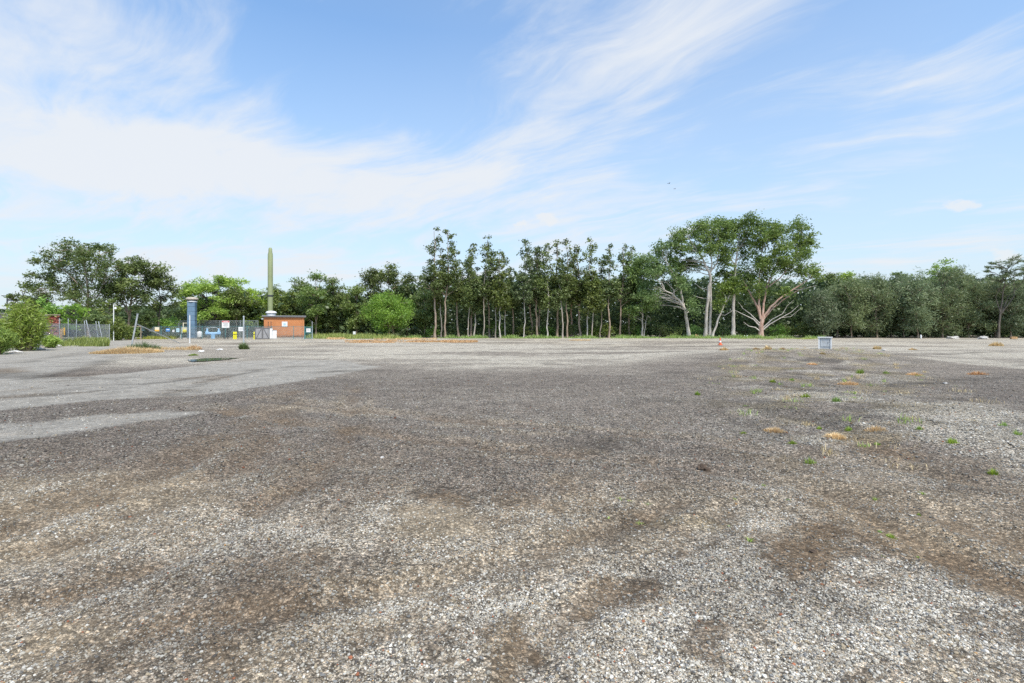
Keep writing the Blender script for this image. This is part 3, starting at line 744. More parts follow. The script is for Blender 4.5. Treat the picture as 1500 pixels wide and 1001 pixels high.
def tall_tree(i, px, top, hw, pale, Y):
    base = root(px, Y); s = Y / F
    H = CAMH + (HY - top) * s - base[2]
    lean = R.uniform(-.05, .05)
    tx = lambda h: lean * h + .18 * math.sin(h * .5 + i)
    r0 = R.uniform(.15, .22) if not pale else R.uniform(.10, .16)
    tr = [[(tx(h) if h else 0, .1 * math.sin(h + i), h, r0 * (1 - .86 * h / H)) for h in np.linspace(0, H * .97, 7)]]
    blobs = []
    w = hw * s
    zb = H * R.uniform(.34, .47)
    for k in range(R.randint(9, 15)):        # loose tufts of the top, sky between
        h = H * (1 - .46 * (k / 14) ** .9) - R.uniform(.2, .9)
        ww = w * (.30 + .70 * min(1, (H - h) / (H * .16)))
        a = R.uniform(0, 6.28); rr = R.uniform(.62, 1.1) * (.75 if h > H * .9 else 1)
        blobs.append(((tx(h) + math.cos(a) * ww * R.uniform(.35, .9), math.sin(a) * ww * R.uniform(.3, .8), h), (rr * .62, rr * .62, rr * R.uniform(.55, .85))))
    for k in range(R.randint(9, 14)):         # denser lower foliage
        h = R.uniform(zb, H * .58); ww = w * R.uniform(.4, 1.7)
        a = R.uniform(0, 6.28); rr = R.uniform(.8, 1.35)
        blobs.append(((tx(h) + math.cos(a) * ww, math.sin(a) * ww * .8, h), (rr * .75, rr * .75, rr)))
    tops = 'pale' if pale else 'brown'
    make_tree('tall_tree', f'slender tree with {tops} trunk, {ORD[i]} from left in the tall row', 'tree', base, tr, blobs, M['pole'],
              (M['bark_grey'] if R.random() < .75 else M['bark_pale']) if pale else (M['bark_brown'] if R.random() < .75 else M['bark_pink']), 'tall slender trees in a row', twig=.05, leaf=(.44, .23), n_sub=13, n_leaf=12, sub_r=.30, droop=.12, r=np.random.default_rng(100 + i))
for i, a in enumerate(TALL): tall_tree(i, *a)

UNDER = [(628, 9), (662, 11), (700, 8), (721, 13), (748, 9), (774, 12), (796, 8), (812, 10), (843, 12), (872, 9), (886, 12), (914, 13), (930, 9), (966, 12), (985, 10), (1022, 9), (1058, 10), (1092, 9), (1140, 12), (1162, 10), (1185, 13)]
for i, (px, hh) in enumerate(UNDER):
    base = root(px, 96.5 + (i * 7 % 5) * .6); s_ = base[1] / F; rr = random.Random(700 + i); bl = []
    for k in range(rr.randint(7, 11)):
        bl.append(((rr.uniform(-1, 1) * 1.6, rr.uniform(-1, 1), rr.uniform(.15, 1) * hh * s_ * 1.5), (rr.uniform(.4, .8), rr.uniform(.4, .7), rr.uniform(.35, .8))))
    make_tree('understorey_shrub', f'low green shrub, {ORD[i]} from left under the tall trees and gums', 'bush', base, [[(0, 0, 0, .05), (.1, 0, hh * s_ * .6, .03), (0, .1, hh * s_, .012)]], bl, M['olive' if i % 3 else 'fresh'], M['bark_brown'], 'understorey shrubs', twig=.02, leaf=(.38, .16), n_sub=15, n_leaf=11, sub_r=.4, hollow=.2, spill=1.4, r=np.random.default_rng(700 + i))

# ------------------------------------------------------------------ the big gums
def px_tree(name, label, px, Y, trunks_px, blobs_px, leafmat, barkmat, group, bare_px=(), depth=1.0, seed=1, flat=.72, **kw):
    base = root(px, Y); s = Y / F; rr = random.Random(seed)
    tr = []
    for line in trunks_px:
        dy = 0; L = []
        drift = rr.uniform(-.5, .5)
        for k, (x, y, rad) in enumerate(line):
            p = rel(x, y, Y, base, 0 if k == 0 and y > 488 else drift * k)
            if k == 0 and y > 488: p = (p[0], 0, 0)
            L.append((p[0], p[1], p[2], rad * s))
        tr.append(L)
    bl = []
    full = list(blobs_px)
    for i_, b0 in enumerate(blobs_px):
        near_ = sorted((q for q in blobs_px if q is not b0), key=lambda q: math.hypot(q[0] - b0[0], q[1] - b0[1]))[:2]
        for q in near_:
            if math.hypot(q[0] - b0[0], q[1] - b0[1]) < 24: full.append(((q[0] + b0[0]) / 2 + rr.uniform(-3, 3), (q[1] + b0[1]) / 2 + rr.uniform(-3, 3), (q[2] + b0[2]) * .36, (q[3] + b0[3]) * .40))
    for (x, y, rx, ry) in full:
        p = rel(x, y, Y, base, rr.uniform(-1, 1) * depth * 3.0)
        for q in range(6):
            a_ = rr.uniform(0, 6.283); e = rr.uniform(.2, 1.1)
            bl.append(((p[0] + math.cos(a_) * rx * s * e, p[1] + math.sin(a_) * rx * s * e, p[2] + rr.uniform(-1.15, 1.0) * ry * s), (rx * s * rr.uniform(.36, .62), rx * s * rr.uniform(.36, .62), ry * s * rr.uniform(.40, .80))))
    bare = []
    for line in bare_px:
        d0 = rr.uniform(-.3, .3)
        bare.append([(*rel(x, y, Y, base, d0 * k), rad * s) for k, (x, y, rad) in enumerate(line)])
    return make_tree(name, label, 'tree', base, tr, bl, leafmat, barkmat, group, bare=bare, r=np.random.default_rng(seed), **kw)

GK = dict(leaf=(.42, .19), n_sub=14, n_leaf=9, sub_r=.42, hollow=.25, spill=1.5, droop=.10, twig=.034, bprob=.20)
px_tree('gum_tree', 'pale gum forking low and leaning left, leftmost of the big spreading gums', 1009, 93,
    [[(1009, 494, 2.6), (1005, 470, 2.3), (1001, 454, 2.0), (990, 440, 1.5), (980, 432, 1.1), (968, 427, .7)], [(1001, 454, 1.7), (998, 438, 1.4), (995, 425, 1.2), (985, 408, .8), (972, 385, .5)], [(990, 440, 1.0), (986, 425, .7), (960, 395, .4)]],
    [(937, 378, 8, 6), (950, 385, 10, 8), (965, 366, 12, 9), (978, 360, 9, 7), (955, 400, 14, 10), (975, 392, 12, 9), (940, 410, 10, 9), (990, 405, 10, 8), (985, 424, 12, 9), (1000, 415, 9, 7), (955, 425, 13, 9), (938, 430, 10, 9), (1012, 432, 9, 10), (1008, 452, 9, 9), (948, 444, 10, 8), (970, 445, 9, 7)],
    M['gum'], M['bark_pale'], 'big spreading gums', [[(968, 427, .5), (958, 421, .3), (950, 420, .15)], [(980, 432, .6), (966, 435, .4), (958, 430, .2)]], seed=31, **GK)
px_tree('gum_tree', 'tall gum with two straight white trunks standing side by side', 1036, 93,
    [[(1033, 494, 2.5), (1034, 450, 2.3), (1036, 420, 2.0), (1037, 405, 1.8), (1028, 388, 1.1), (1012, 365, .7), (1000, 350, .4)], [(1040, 494, 2.0), (1040, 450, 1.8), (1038.5, 405, 1.5), (1040, 388, 1.0), (1036, 360, .7), (1040, 335, .4)], [(1039, 402, 1.1), (1050, 385, .8), (1052, 360, .5), (1050, 338, .3)]],
    [(995, 345, 11, 7), (1010, 338, 12, 7), (1025, 332, 12, 7), (1000, 362, 11, 7), (1020, 355, 10, 6), (1040, 345, 11, 7), (1045, 330, 11, 6), (1020, 378, 9, 6), (1040, 370, 10, 6), (985, 358, 9, 7), (1022, 392, 8, 6), (992, 376, 9, 6), (1008, 385, 8, 6), (1052, 356, 8, 6), (985, 386, 9, 7), (1000, 396, 9, 7), (1030, 362, 9, 7)],
    M['gum'], M['bark_pale'], 'big spreading gums', [[(1036, 425, .7), (1026, 422, .5), (1018, 415, .25)], [(1035, 438, .6), (1024, 436, .4), (1016, 433, .2)], [(1040, 418, .6), (1050, 410, .4), (1056, 400, .2)]], seed=32, **GK)
px_tree('gum_tree', 'thin white gum slanting to the right between the straight trunks', 1043, 92,
    [[(1043, 494, 1.5), (1052, 468, 1.3), (1062, 444, 1.1), (1072, 430, .8), (1084, 421, .4)], [(1062, 444, .8), (1063, 434, .6), (1056, 424, .3)]],
    [(1076, 424, 8, 6), (1058, 428, 9, 7), (1050, 446, 8, 7), (1066, 416, 8, 6)], M['gum'], M['bark_pale'], 'big spreading gums', seed=33, **GK)
px_tree('gum_tree', 'tallest gum with a single straight grey-white trunk flared at its foot', 1075, 93,
    [[(1075, 494, 3.0), (1073.5, 470, 2.5), (1075, 440, 2.2), (1076, 414, 1.9), (1078, 390, 1.4), (1080, 365, .9), (1084, 335, .5), (1090, 320, .3)], [(1078, 392, .9), (1066, 372, .6), (1060, 345, .3)], [(1080, 368, .8), (1092, 352, .5), (1098, 336, .3)]],
    [(1060, 328, 12, 7), (1078, 327, 12, 7), (1092, 324, 11, 6), (1100, 330, 9, 6), (1075, 342, 13, 8), (1058, 350, 10, 7), (1095, 340, 11, 8), (1084, 398, 13, 8), (1076, 412, 11, 7), (1064, 396, 8, 6), (1100, 352, 9, 7), (1070, 362, 8, 6), (1090, 365, 8, 6), (1068, 425, 9, 7), (1060, 338, 10, 8), (1056, 372, 9, 7), (1066, 380, 9, 7), (1100, 378, 9, 7)],
    M['gum'], M['bark_pale'], 'big spreading gums', [[(1074.5, 454, .7), (1062, 462, .5), (1048, 461, .25)], [(1076, 425, .6), (1086, 420, .4), (1094, 418, .2)]], seed=34, **GK)
px_tree('gum_tree', 'broad pinkish gum with many limbs fanning out from a short trunk', 1115, 91,
    [[(1115, 494, 3.8), (1115, 478, 3.4), (1116, 466, 3.0)],
     [(1115, 468, 2.0), (1110, 450, 1.7), (1104, 436, 1.3), (1097, 422, .9), (1092, 408, .5)], [(1114, 468, 1.7), (1112, 445, 1.4), (1114, 425, 1.1), (1116, 400, .8), (1120, 370, .4)],
     [(1116, 468, 1.9), (1120, 445, 1.5), (1126, 420, 1.2), (1136, 400, .9), (1148, 375, .6), (1154, 345, .3)], [(1117, 468, 1.9), (1128, 450, 1.5), (1144, 435, 1.2), (1160, 424, .9), (1178, 412, .6), (1192, 398, .35)],
     [(1117, 470, 1.5), (1130, 455, 1.2), (1150, 440, .9), (1170, 428, .6), (1188, 419, .3)], [(1126, 420, .9), (1142, 408, .8), (1152, 396, .6), (1168, 372, .4), (1180, 350, .25)]],
    [(1120, 336, 13, 8), (1135, 340, 11, 8), (1155, 334, 12, 7), (1170, 331, 11, 7), (1185, 345, 10, 7), (1191, 358, 8, 6), (1170, 354, 11, 8), (1145, 355, 11, 7), (1120, 360, 10, 7), (1130, 384, 13, 8), (1150, 384, 11, 7), (1166, 374, 11, 7), (1181, 372, 9, 6), (1110, 399, 13, 8), (1130, 404, 11, 7), (1099, 414, 10, 7), (1174, 402, 9, 6), (1150, 428, 8, 5), (1110, 424, 11, 7), (1138, 427, 9, 5), (1203, 390, 9, 6), (1195, 402, 7, 5), (1108, 346, 9, 7), (1140, 370, 12, 8), (1112, 380, 10, 7), (1160, 391, 10, 7), (1126, 349, 10, 7)],
    M['gum'], M['bark_pink'], 'big spreading gums',
    [[(1114, 486, 1.2), (1106, 480, .8), (1096, 478, .5), (1088, 472, .2)], [(1113, 478, 1.2), (1104, 468, .9), (1092, 462, .6), (1078, 455, .25)], [(1113, 474, .9), (1100, 460, .6), (1090, 452, .4), (1084, 442, .2)],
     [(1117, 484, 1.2), (1127, 475, .9), (1142, 466, .6), (1156, 458, .4), (1166, 448, .2)], [(1118, 480, 1.0), (1130, 468, .8), (1144, 460, .5), (1150, 448, .3), (1158, 440, .15)], [(1142, 466, .5), (1158, 464, .3), (1172, 452, .15)], [(1160, 424, .6), (1176, 424, .4), (1196, 418, .15)]],
    seed=35, branch_mat=M['bark_pale'], **GK)
px_tree('gum_tree', 'bushy small gum with a thin white forked stem beside the row of tall trees', 941, 95,
    [[(940, 494, 1.3), (941, 470, 1.1), (940, 450, .9), (938, 420, .5)], [(943, 493, .8), (946, 474, .6), (950, 462, .4), (957, 467, .2)]],
    [(940, 380, 10, 8), (930, 395, 10, 9), (945, 400, 12, 10), (925, 415, 10, 9), (938, 425, 12, 10), (928, 440, 10, 9), (948, 440, 10, 9), (936, 455, 10, 8), (920, 455, 9, 8)], M['gum'], M['bark_pale'], 'big spreading gums', seed=36, **GK)

# ------------------------------------------------------------------ generic broad trees (blobs thrown inside a crown outline)
def broad(name, label, px, Y, top, hw, bottom, nb, leafmat, barkmat, group, seed, rb=(7, 12), bias=.2, trunk_r=1.8, dx=0, shape=1.0, flat=.75, **kw):
    rr = random.Random(seed); base = root(px, Y); s = Y / F
    cx, cy, hh = px + dx, (top + bottom) / 2, (bottom - top) / 2
    bl = []
    for k in range(nb):
        for _ in range(40):
            u, v, w = rr.uniform(-1, 1), rr.uniform(-1, 1), rr.uniform(-1, 1)
            q = abs(u) ** (2 * shape) + v * v + w * w * .8
            if .30 < q < 1.0 and rr.random() < .55 + bias * -v: break
        rx = rr.uniform(*rb); ry = rx * flat
        x = cx + u * max(1, hw - rx * .6); y = cy + v * max(1, hh - ry * .6)
        p = rel(x, y, Y, base, w * max(.5, (hw - rx * .5)) * s)
        for q_ in range(2):
            o_ = Vector((rr.gauss(0, .55), rr.gauss(0, .55), rr.gauss(0, .45) * flat)) * rx * s
            f_ = rr.uniform(.5, .8)
            bl.append(((p[0] + o_.x, p[1] + o_.y, p[2] + o_.z), (rx * s * f_, rx * s * f_, ry * s * f_)))
    zt = CAMH + (HY - (top + hh * .7)) * s - base[2]
    xo = dx * s
    tr = [[(0, 0, 0, trunk_r * s), (xo * .2, 0, zt * .3, trunk_r * s * .8), (xo * .6, .2, zt * .65, trunk_r * s * .5), (xo, 0, zt, trunk_r * s * .15)]]
    for k in range(3):
        a = rr.uniform(-1, 1)
        tr.append([(xo * .3, 0, zt * .35, trunk_r * s * .5), (xo * .5 + a * hw * s * .35, rr.uniform(-1, 1), zt * .6, trunk_r * s * .3), (xo + a * hw * s * .65, rr.uniform(-2, 2), zt * .9, trunk_r * s * .12)])
    return make_tree(name, label, 'tree' if 'shrub' not in name and 'bush' not in name else 'bush', base, tr, bl, leafmat, barkmat, group, r=np.random.default_rng(seed), **kw)

BK = dict(leaf=(.42, .20), n_sub=16, n_leaf=13, sub_r=.48, hollow=.3, spill=1.4, twig=.06)
LG = 'trees behind the left fence'
px_tree('gum_tree', 'tall airy grey-green gum rising highest behind the left fence', 131, 80,
    [[(131, 496, 2.0), (131, 470, 1.8), (133, 440, 1.5), (134, 415, 1.2), (132, 390, .8), (130, 370, .4)], [(133, 440, 1.0), (118, 420, .8), (100, 402, .5), (84, 385, .3)], [(134, 415, .9), (145, 395, .6), (152, 375, .3)], [(131, 462, .8), (108, 440, .6), (85, 425, .4), (68, 412, .2)], [(133, 450, .8), (148, 430, .6), (156, 412, .3)]],
    [(120, 360, 9, 6), (138, 358, 9, 5), (148, 363, 6, 4), (108, 368, 9, 6), (92, 372, 10, 6), (78, 378, 9, 6), (75, 386, 8, 5), (70, 400, 9, 6), (64, 408, 8, 5), (88, 395, 10, 7), (105, 388, 11, 8), (125, 382, 11, 8), (143, 380, 11, 8), (160, 378, 9, 7), (165, 392, 9, 8), (150, 400, 11, 9), (128, 405, 11, 9), (104, 410, 12, 9), (84, 415, 11, 8), (66, 424, 10, 7), (95, 430, 11, 8), (118, 430, 12, 9), (142, 424, 12, 9), (158, 418, 10, 9), (150, 445, 11, 9), (128, 448, 10, 8), (148, 462, 9, 7)],
    M['olive'], M['bark_brown'], LG, seed=51, leaf=(.36, .16), n_sub=15, n_leaf=8, sub_r=.42, hollow=.25, spill=1.5, droop=.1, twig=.05, bprob=.25)
broad('oak_tree', 'large dark tree with a broken outline right of the tall airy gum', 188, 84, 372, 36, 462, 34, M['pole'], M['bark_brown'], LG, 52, (7, 12), .2, 2.0, 6, **BK)
broad('oak_tree', 'dark rounded tree beside the bright green spreading tree', 232, 88, 392, 24, 466, 22, M['pole'], M['bark_dark'], LG, 53, (6, 10), .2, 1.4, 2, **BK)
broad('conifer_tree', 'small dark conifer-like tree above the wattle bush', 34, 78, 416, 20, 466, 20, M['pole'], M['bark_dark'], LG, 54, (4, 8), -.1, 1.0, 0, **BK)
broad('oak_tree', 'dark tree between the conifer and the tall airy gum', 62, 84, 424, 20, 468, 16, M['pole'], M['bark_dark'], LG, 55, (6, 9), .1, 1.0, 0, **BK)
for i, (px, top, hw, bot, Y, lab) in enumerate(((70, 438, 14, 474, 70, 'bright green bush showing over the brick wall'), (108, 446, 20, 482, 72, 'bright green bush in front of the tall gum trunk'), (138, 458, 14, 484, 74, 'low green bush right of the tall gum trunk'), (160, 440, 15, 484, 76, 'green bush behind the pole with the small lamp'), (216, 452, 14, 484, 86, 'dark bush behind the leaning fence post'), (238, 466, 16, 488, 90, 'low green bush inside the compound beside the blue column'))):
    broad('bush', lab, px, Y, top, hw, bot, 13, M['fresh'] if i in (0, 1, 5) else M['olive'], M['bark_dark'], 'bushes behind the left fence', 60 + i, (5, 8), .1, .5, 0, **BK)
broad('spreading_tree', 'wide bright lime-green spreading tree behind the blue column', 312, 100, 404, 56, 482, 62, M['bright'], M['bark_dark'], None, 71, (8, 14), .35, 2.0, 0, flat=.5, **BK)
broad('spreading_tree', 'lime-green tree between the column and the slim stack', 372, 102, 424, 26, 484, 26, M['bright'], M['bark_dark'], None, 72, (7, 11), .3, 1.5, 0, flat=.55, **BK)
for i, (px, top, hw, bot, m_, lab) in enumerate(((346, 420, 22, 470, 'pole', 'dark tree peeking over the lime-green tree'), (414, 416, 22, 488, 'olive', 'green tree with bare pale stems right of the stack'), (441, 404, 20, 486, 'olive', 'rounded green tree above the brick hut roof'), (463, 401, 20, 486, 'gum', 'tallest rounded tree just right of the brick hut'), (488, 408, 20, 488, 'olive', 'green tree between the brick hut and the scrubby shrub'),
        (470, 440, 16, 490, 'bright', 'yellow-green small tree beside the teal gate'), (522, 418, 20, 486, 'olive', 'olive tree left of the round green tree'), (516, 448, 15, 490, 'olive', 'scrubby grey-olive shrub-like tree left of the round green tree'), (548, 392, 16, 470, 'pole', 'dark gum crown behind the round green tree, left half'), (570, 387, 17, 470, 'pole', 'dark gum with domed top rising behind the round green tree'), (597, 404, 16, 480, 'pole', 'dark tree at the left end of the tall row'), (622, 420, 16, 486, 'olive', 'brownish olive tree at the foot of the tall row'))):
    broad('broad_tree', lab, px, 98 + (i * 37 % 11) * .8, top, hw, bot, 24, M[m_], M['bark_brown'], 'trees behind the brick hut', 80 + i, (6, 10), .15, 1.1, 0, **BK)
broad('round_tree', 'round fresh-green tree with a short dark trunk at the lot edge', 577, 92, 430, 37, 486, 66, M['fresh'], M['bark_brown'], None, 99, (7, 12), .1, 1.6, -8, flat=.9, leaf=(.34, .13), n_sub=17, n_leaf=13, sub_r=.36, droop=.35, twig=.05)

# ------------------------------------------------------------------ grey-green needle-leaved trees on the right
RG = 'grey-green needle-leaved trees on the right'
k = 0
xs_oak = [1206, 1226, 1247, 1266, 1285, 1305, 1324, 1344, 1362, 1381, 1400, 1419, 1438, 1458, 1480, 1502, 1526, 1552, 1580]
tops_oak = [424, 416, 404, 420, 398, 418, 404, 400, 412, 396, 390, 404, 398, 410, 412, 404, 400, 410, 400]
for i, (px, tp) in enumerate(zip(xs_oak, tops_oak)):
    Y = 92 + (i * 53 % 7) * 1.3
    broad('needle_tree', f'dense grey-green needle-leaved tree, {ORD[i]} to the right of the broad pinkish gum', px, Y, tp, R.uniform(19, 25), 492, 40, M['oak'], M['bark_brown'], RG, 120 + i, (6, 11), .0, R.uniform(.8, 1.3), R.uniform(-3, 3), shape=1.6, flat=.85,
          leaf=(.60, .11), n_sub=10, n_leaf=15, sub_r=.55, hollow=.3, spill=1.45, droop=.30, twig=.05)
broad('layered_tree', 'tall dark layered tree with open branches at the right edge', 1462, 90, 374, 36, 432, 30, M['oak'], M['bark_dark'], None, 150, (6, 11), .2, 1.5, 14, flat=.38, leaf=(.5, .10), n_sub=11, n_leaf=14, sub_r=.34, droop=.1, twig=.06)
for i, (px, top, hw, m_, lab) in enumerate(((1238, 398, 13, 'bright', 'bright green crown peeking above the right trees near the pinkish gum'), (1375, 384, 15, 'bright', 'yellow-green crown topping the middle of the right trees'), (1212, 398, 12, 'pole', 'thin dark crown just right of the pinkish gum'), (1318, 396, 12, 'olive', 'olive crown peeking above the right trees'))):
    broad('broad_tree', lab, px, 106, top, hw, top + 46, 16, M[m_], M['bark_dark'], None, 160 + i, (5, 8), .2, 1.0, 0, **BK)

# ------------------------------------------------------------------ grass and weeds
def blades(n, xy, h, w, lean, r, zfun=True, tone=.5, dome=False):
    """n grass blades rooted at xy (n,2): bent double-quads"""
    x, y = xy[:, 0], xy[:, 1]; z = ground_z(x, y) if zfun else np.zeros(n)
    a = r.uniform(0, 6.283, n); l = h * r.uniform(.45, 1.15, n); ln = lean * r.uniform(.2, 1.2, n)
    if not dome: l = l * (.35 + 1.1 * sstep(.3, .7, fbm(x, y, .9 if h < .5 else 1.6, 77, 3)))
    dx, dy = np.cos(a), np.sin(a); wx, wy = -dy * w / 2, dx * w / 2
    if dome:
        cx, cy = x.mean(), y.mean(); rx, ry = np.abs(x - cx).max() + 1e-6, np.abs(y - cy).max() + 1e-6
        q = np.hypot((x - cx) / rx, (y - cy) / ry); l = l * (1.05 - .75 * np.clip(q, 0, 1) ** 1.3)
        a = np.arctan2(y - cy, x - cx) + r.normal(0, .7, n); dx, dy = np.cos(a), np.sin(a); wx, wy = -dy * w / 2, dx * w / 2; ln = ln * (.35 + q)
    b = np.stack([x, y, z - .01], 1); m = b + np.stack([dx * l * ln * .35, dy * l * ln * .35, l * .6], 1); t = b + np.stack([dx * l * ln, dy * l * ln, l * (1 - .35 * ln)], 1)
    s = np.stack([wx, wy, wx * 0], 1)
    v = np.stack([b - s, b + s, m + s * .8, m - s * .8, t + s * .15, t - s * .15], 1).reshape(-1, 3)
    i0 = np.arange(n)[:, None] * 6
    f = np.concatenate([i0 + np.array([0, 1, 2, 3]), i0 + np.array([3, 2, 4, 5])])
    return v, f, np.repeat(np.clip(r.normal(tone, .28, n), 0, 1), 6)
def grass_obj(name, n, pts_fn, h, w, lean, mat, seed, label, cat, group=None, kind=None, tone=.5, dome=False):
    r = np.random.default_rng(seed); xy = pts_fn(r, n)
    c = xy.mean(0); z0 = gz(*c)
    v, f, var = blades(len(xy), xy, h, w, lean, r, tone=tone, dome=dome)
    v = v - np.array([c[0], c[1], z0])
    me = np_mesh(name, v, f, 4); set_attr(me, 'var', 'FLOAT', var)
    o = mobj(name, me, mat); o.location = (c[0], c[1], z0)
    return tag(o, label, cat, group, kind)
def strip(x0, x1, y0, y1, thr=.45, sc=2.0, seed=1):
    """patchy strip of ground: photo x range, depth range"""
    def fn(r, n):
        Y = r.uniform(y0, y1, n * 3); X = (r.uniform(x0, x1, n * 3) - HX) * Y / F
        e = (X * F / Y + HX - x0) / (x1 - x0); fy = (Y - y0) / (y1 - y0)
        k = fbm(X, Y, sc, seed, 3) + .16 * (np.minimum(1, 6 * np.minimum(e, 1 - e)) + np.minimum(1, 4 * np.minimum(fy, 1 - fy)) - 2) + r.normal(0, .03, n * 3) > thr
        return np.stack([X[k], Y[k]], 1)[:n]
    return fn
grass_obj('verge_grass', 9000, strip(446, 590, 84, 100, .36, 4), .75, .06, .6, M['verge'], 1, 'yellow-green rank grass in front of the trees right of the hut', 'grass', kind='stuff')
grass_obj('verge_grass', 11000, strip(590, 1210, 87.5, 93, .43, 3.5), .55, .06, .6, M['weed'], 2, 'low green grass along the foot of the tall trees', 'grass', kind='stuff')
grass_obj('verge_grass', 2500, strip(1080, 1200, 80, 90, .5, 4), .14, .06, .8, M['verge'], 9, 'thin green grass in front of the broad pinkish gum', 'grass', kind='stuff')
grass_obj('dry_grass', 8000, strip(505, 700, 60, 70, .43, 4), .20, .06, .9, M['rust'], 3, 'orange-brown dry grass strip across the far hardstand', 'grass', kind='stuff')
grass_obj('dry_grass', 4000, strip(440, 640, 78, 84, .46, 4), .30, .06, .9, M['dry'], 4, 'straw-coloured dry grass strip nearest the far trees', 'grass', kind='stuff')
grass_obj('dry_grass', 1500, strip(830, 865, 72, 78, .4, 3), .12, .05, .9, M['rust'], 5, 'small rusty patch of dry grass before the tall trees', 'grass', kind='stuff')
grass_obj('roadside_grass', 6000, strip(78, 160, 47, 60, .50, 1.6), .62, .04, .6, M['verge'], 6, 'green weeds along the foot of the left wire fence', 'grass', kind='stuff', tone=.3)
grass_obj('roadside_grass', 3000, strip(200, 262, 80, 94, .42, 3), .45, .05, .6, M['verge'], 7, 'green weeds inside the compound fence', 'grass', kind='stuff')
def blob_pts(px, py, rx, ry, seed=0):
    X, Y = gp(px, py)
    def fn(r, n):
        a = r.uniform(0, 6.283, n); q = np.sqrt(r.uniform(0, 1, n)) * (.6 + .7 * vnoise(np.cos(a) * 2 + 7, np.sin(a) * 2 + 7, 1, seed))
        return np.stack([X + rx * q * np.cos(a), Y + ry * q * np.sin(a)], 1)
    return fn
grass_obj('dry_grass', 3000, blob_pts(188, 517, 1.7, 2.2, 1), .50, .03, .9, M['dry'], 11, 'golden dry grass clump at the road edge below the leaning post', 'grass clump', dome=True, tone=.55)
grass_obj('dry_grass', 900, blob_pts(208, 512, 1.3, 1.3, 2), .75, .02, .7, M['olive'], 12, 'grey-green weed clump at the foot of the leaning post', 'weed', dome=True)
grass_obj('dry_grass', 1300, strip(205, 292, 40, 43.5, .36, 2, 8), .20, .025, .9, M['dry'], 13, 'line of low dry grass between the leaning post and the upright post', 'grass', kind='stuff', tone=.3)
grass_obj('dry_grass', 500, blob_pts(285, 512, .5, .5, 3), .50, .02, .9, M['dry'], 14, 'straw tuft at the end of the dry grass line', 'grass clump', dome=True)
grass_obj('weed_clump', 700, blob_pts(357, 512, .4, .35, 4), .75, .02, .9, M['olive'], 15, 'dry olive weed at the foot of the upright grey post', 'weed', dome=True, tone=.6)
grass_obj('weed_clump', 450, blob_pts(283, 521, .3, .3, 5), .16, .025, .8, M['weed'], 16, 'small green clump beside the puddle', 'weed', dome=True)

def weed(px, py, size, kind, label, n=None, group=None):
    mat = {'g': 'weed', 'd': 'dry', 'r': 'rust'}[kind]
    Y = gp(px, py)[1]; rw = random.Random(int(px * 7 + py)); ax = rw.uniform(.5, 1.15)
    n = int((120 if kind == 'g' else 240) * rw.uniform(.7, 1.4))
    grass_obj('weed_clump' if kind == 'g' else 'dry_tuft', n or (120 if kind == 'g' else 260), blob_pts(px, py, size * (.45 if kind == 'g' else (.7 if kind == 'd' else 1.0)) * ax, size * (.5 if kind == 'g' else .75) / (.6 + ax), int(px)), size * (.70 if kind == 'g' else (.62 if kind == 'd' else .45)) * rw.uniform(.6, 1.15), max(.005, .0010 * Y), .55 if kind == 'g' else .9, M[mat], int(px * 3 + py), label,
              'weed' if kind == 'g' else 'grass tuft', group, tone=.5, dome=True)
WG, DG = 'green weeds growing through the gravel', 'dry grass tufts on the rubble'
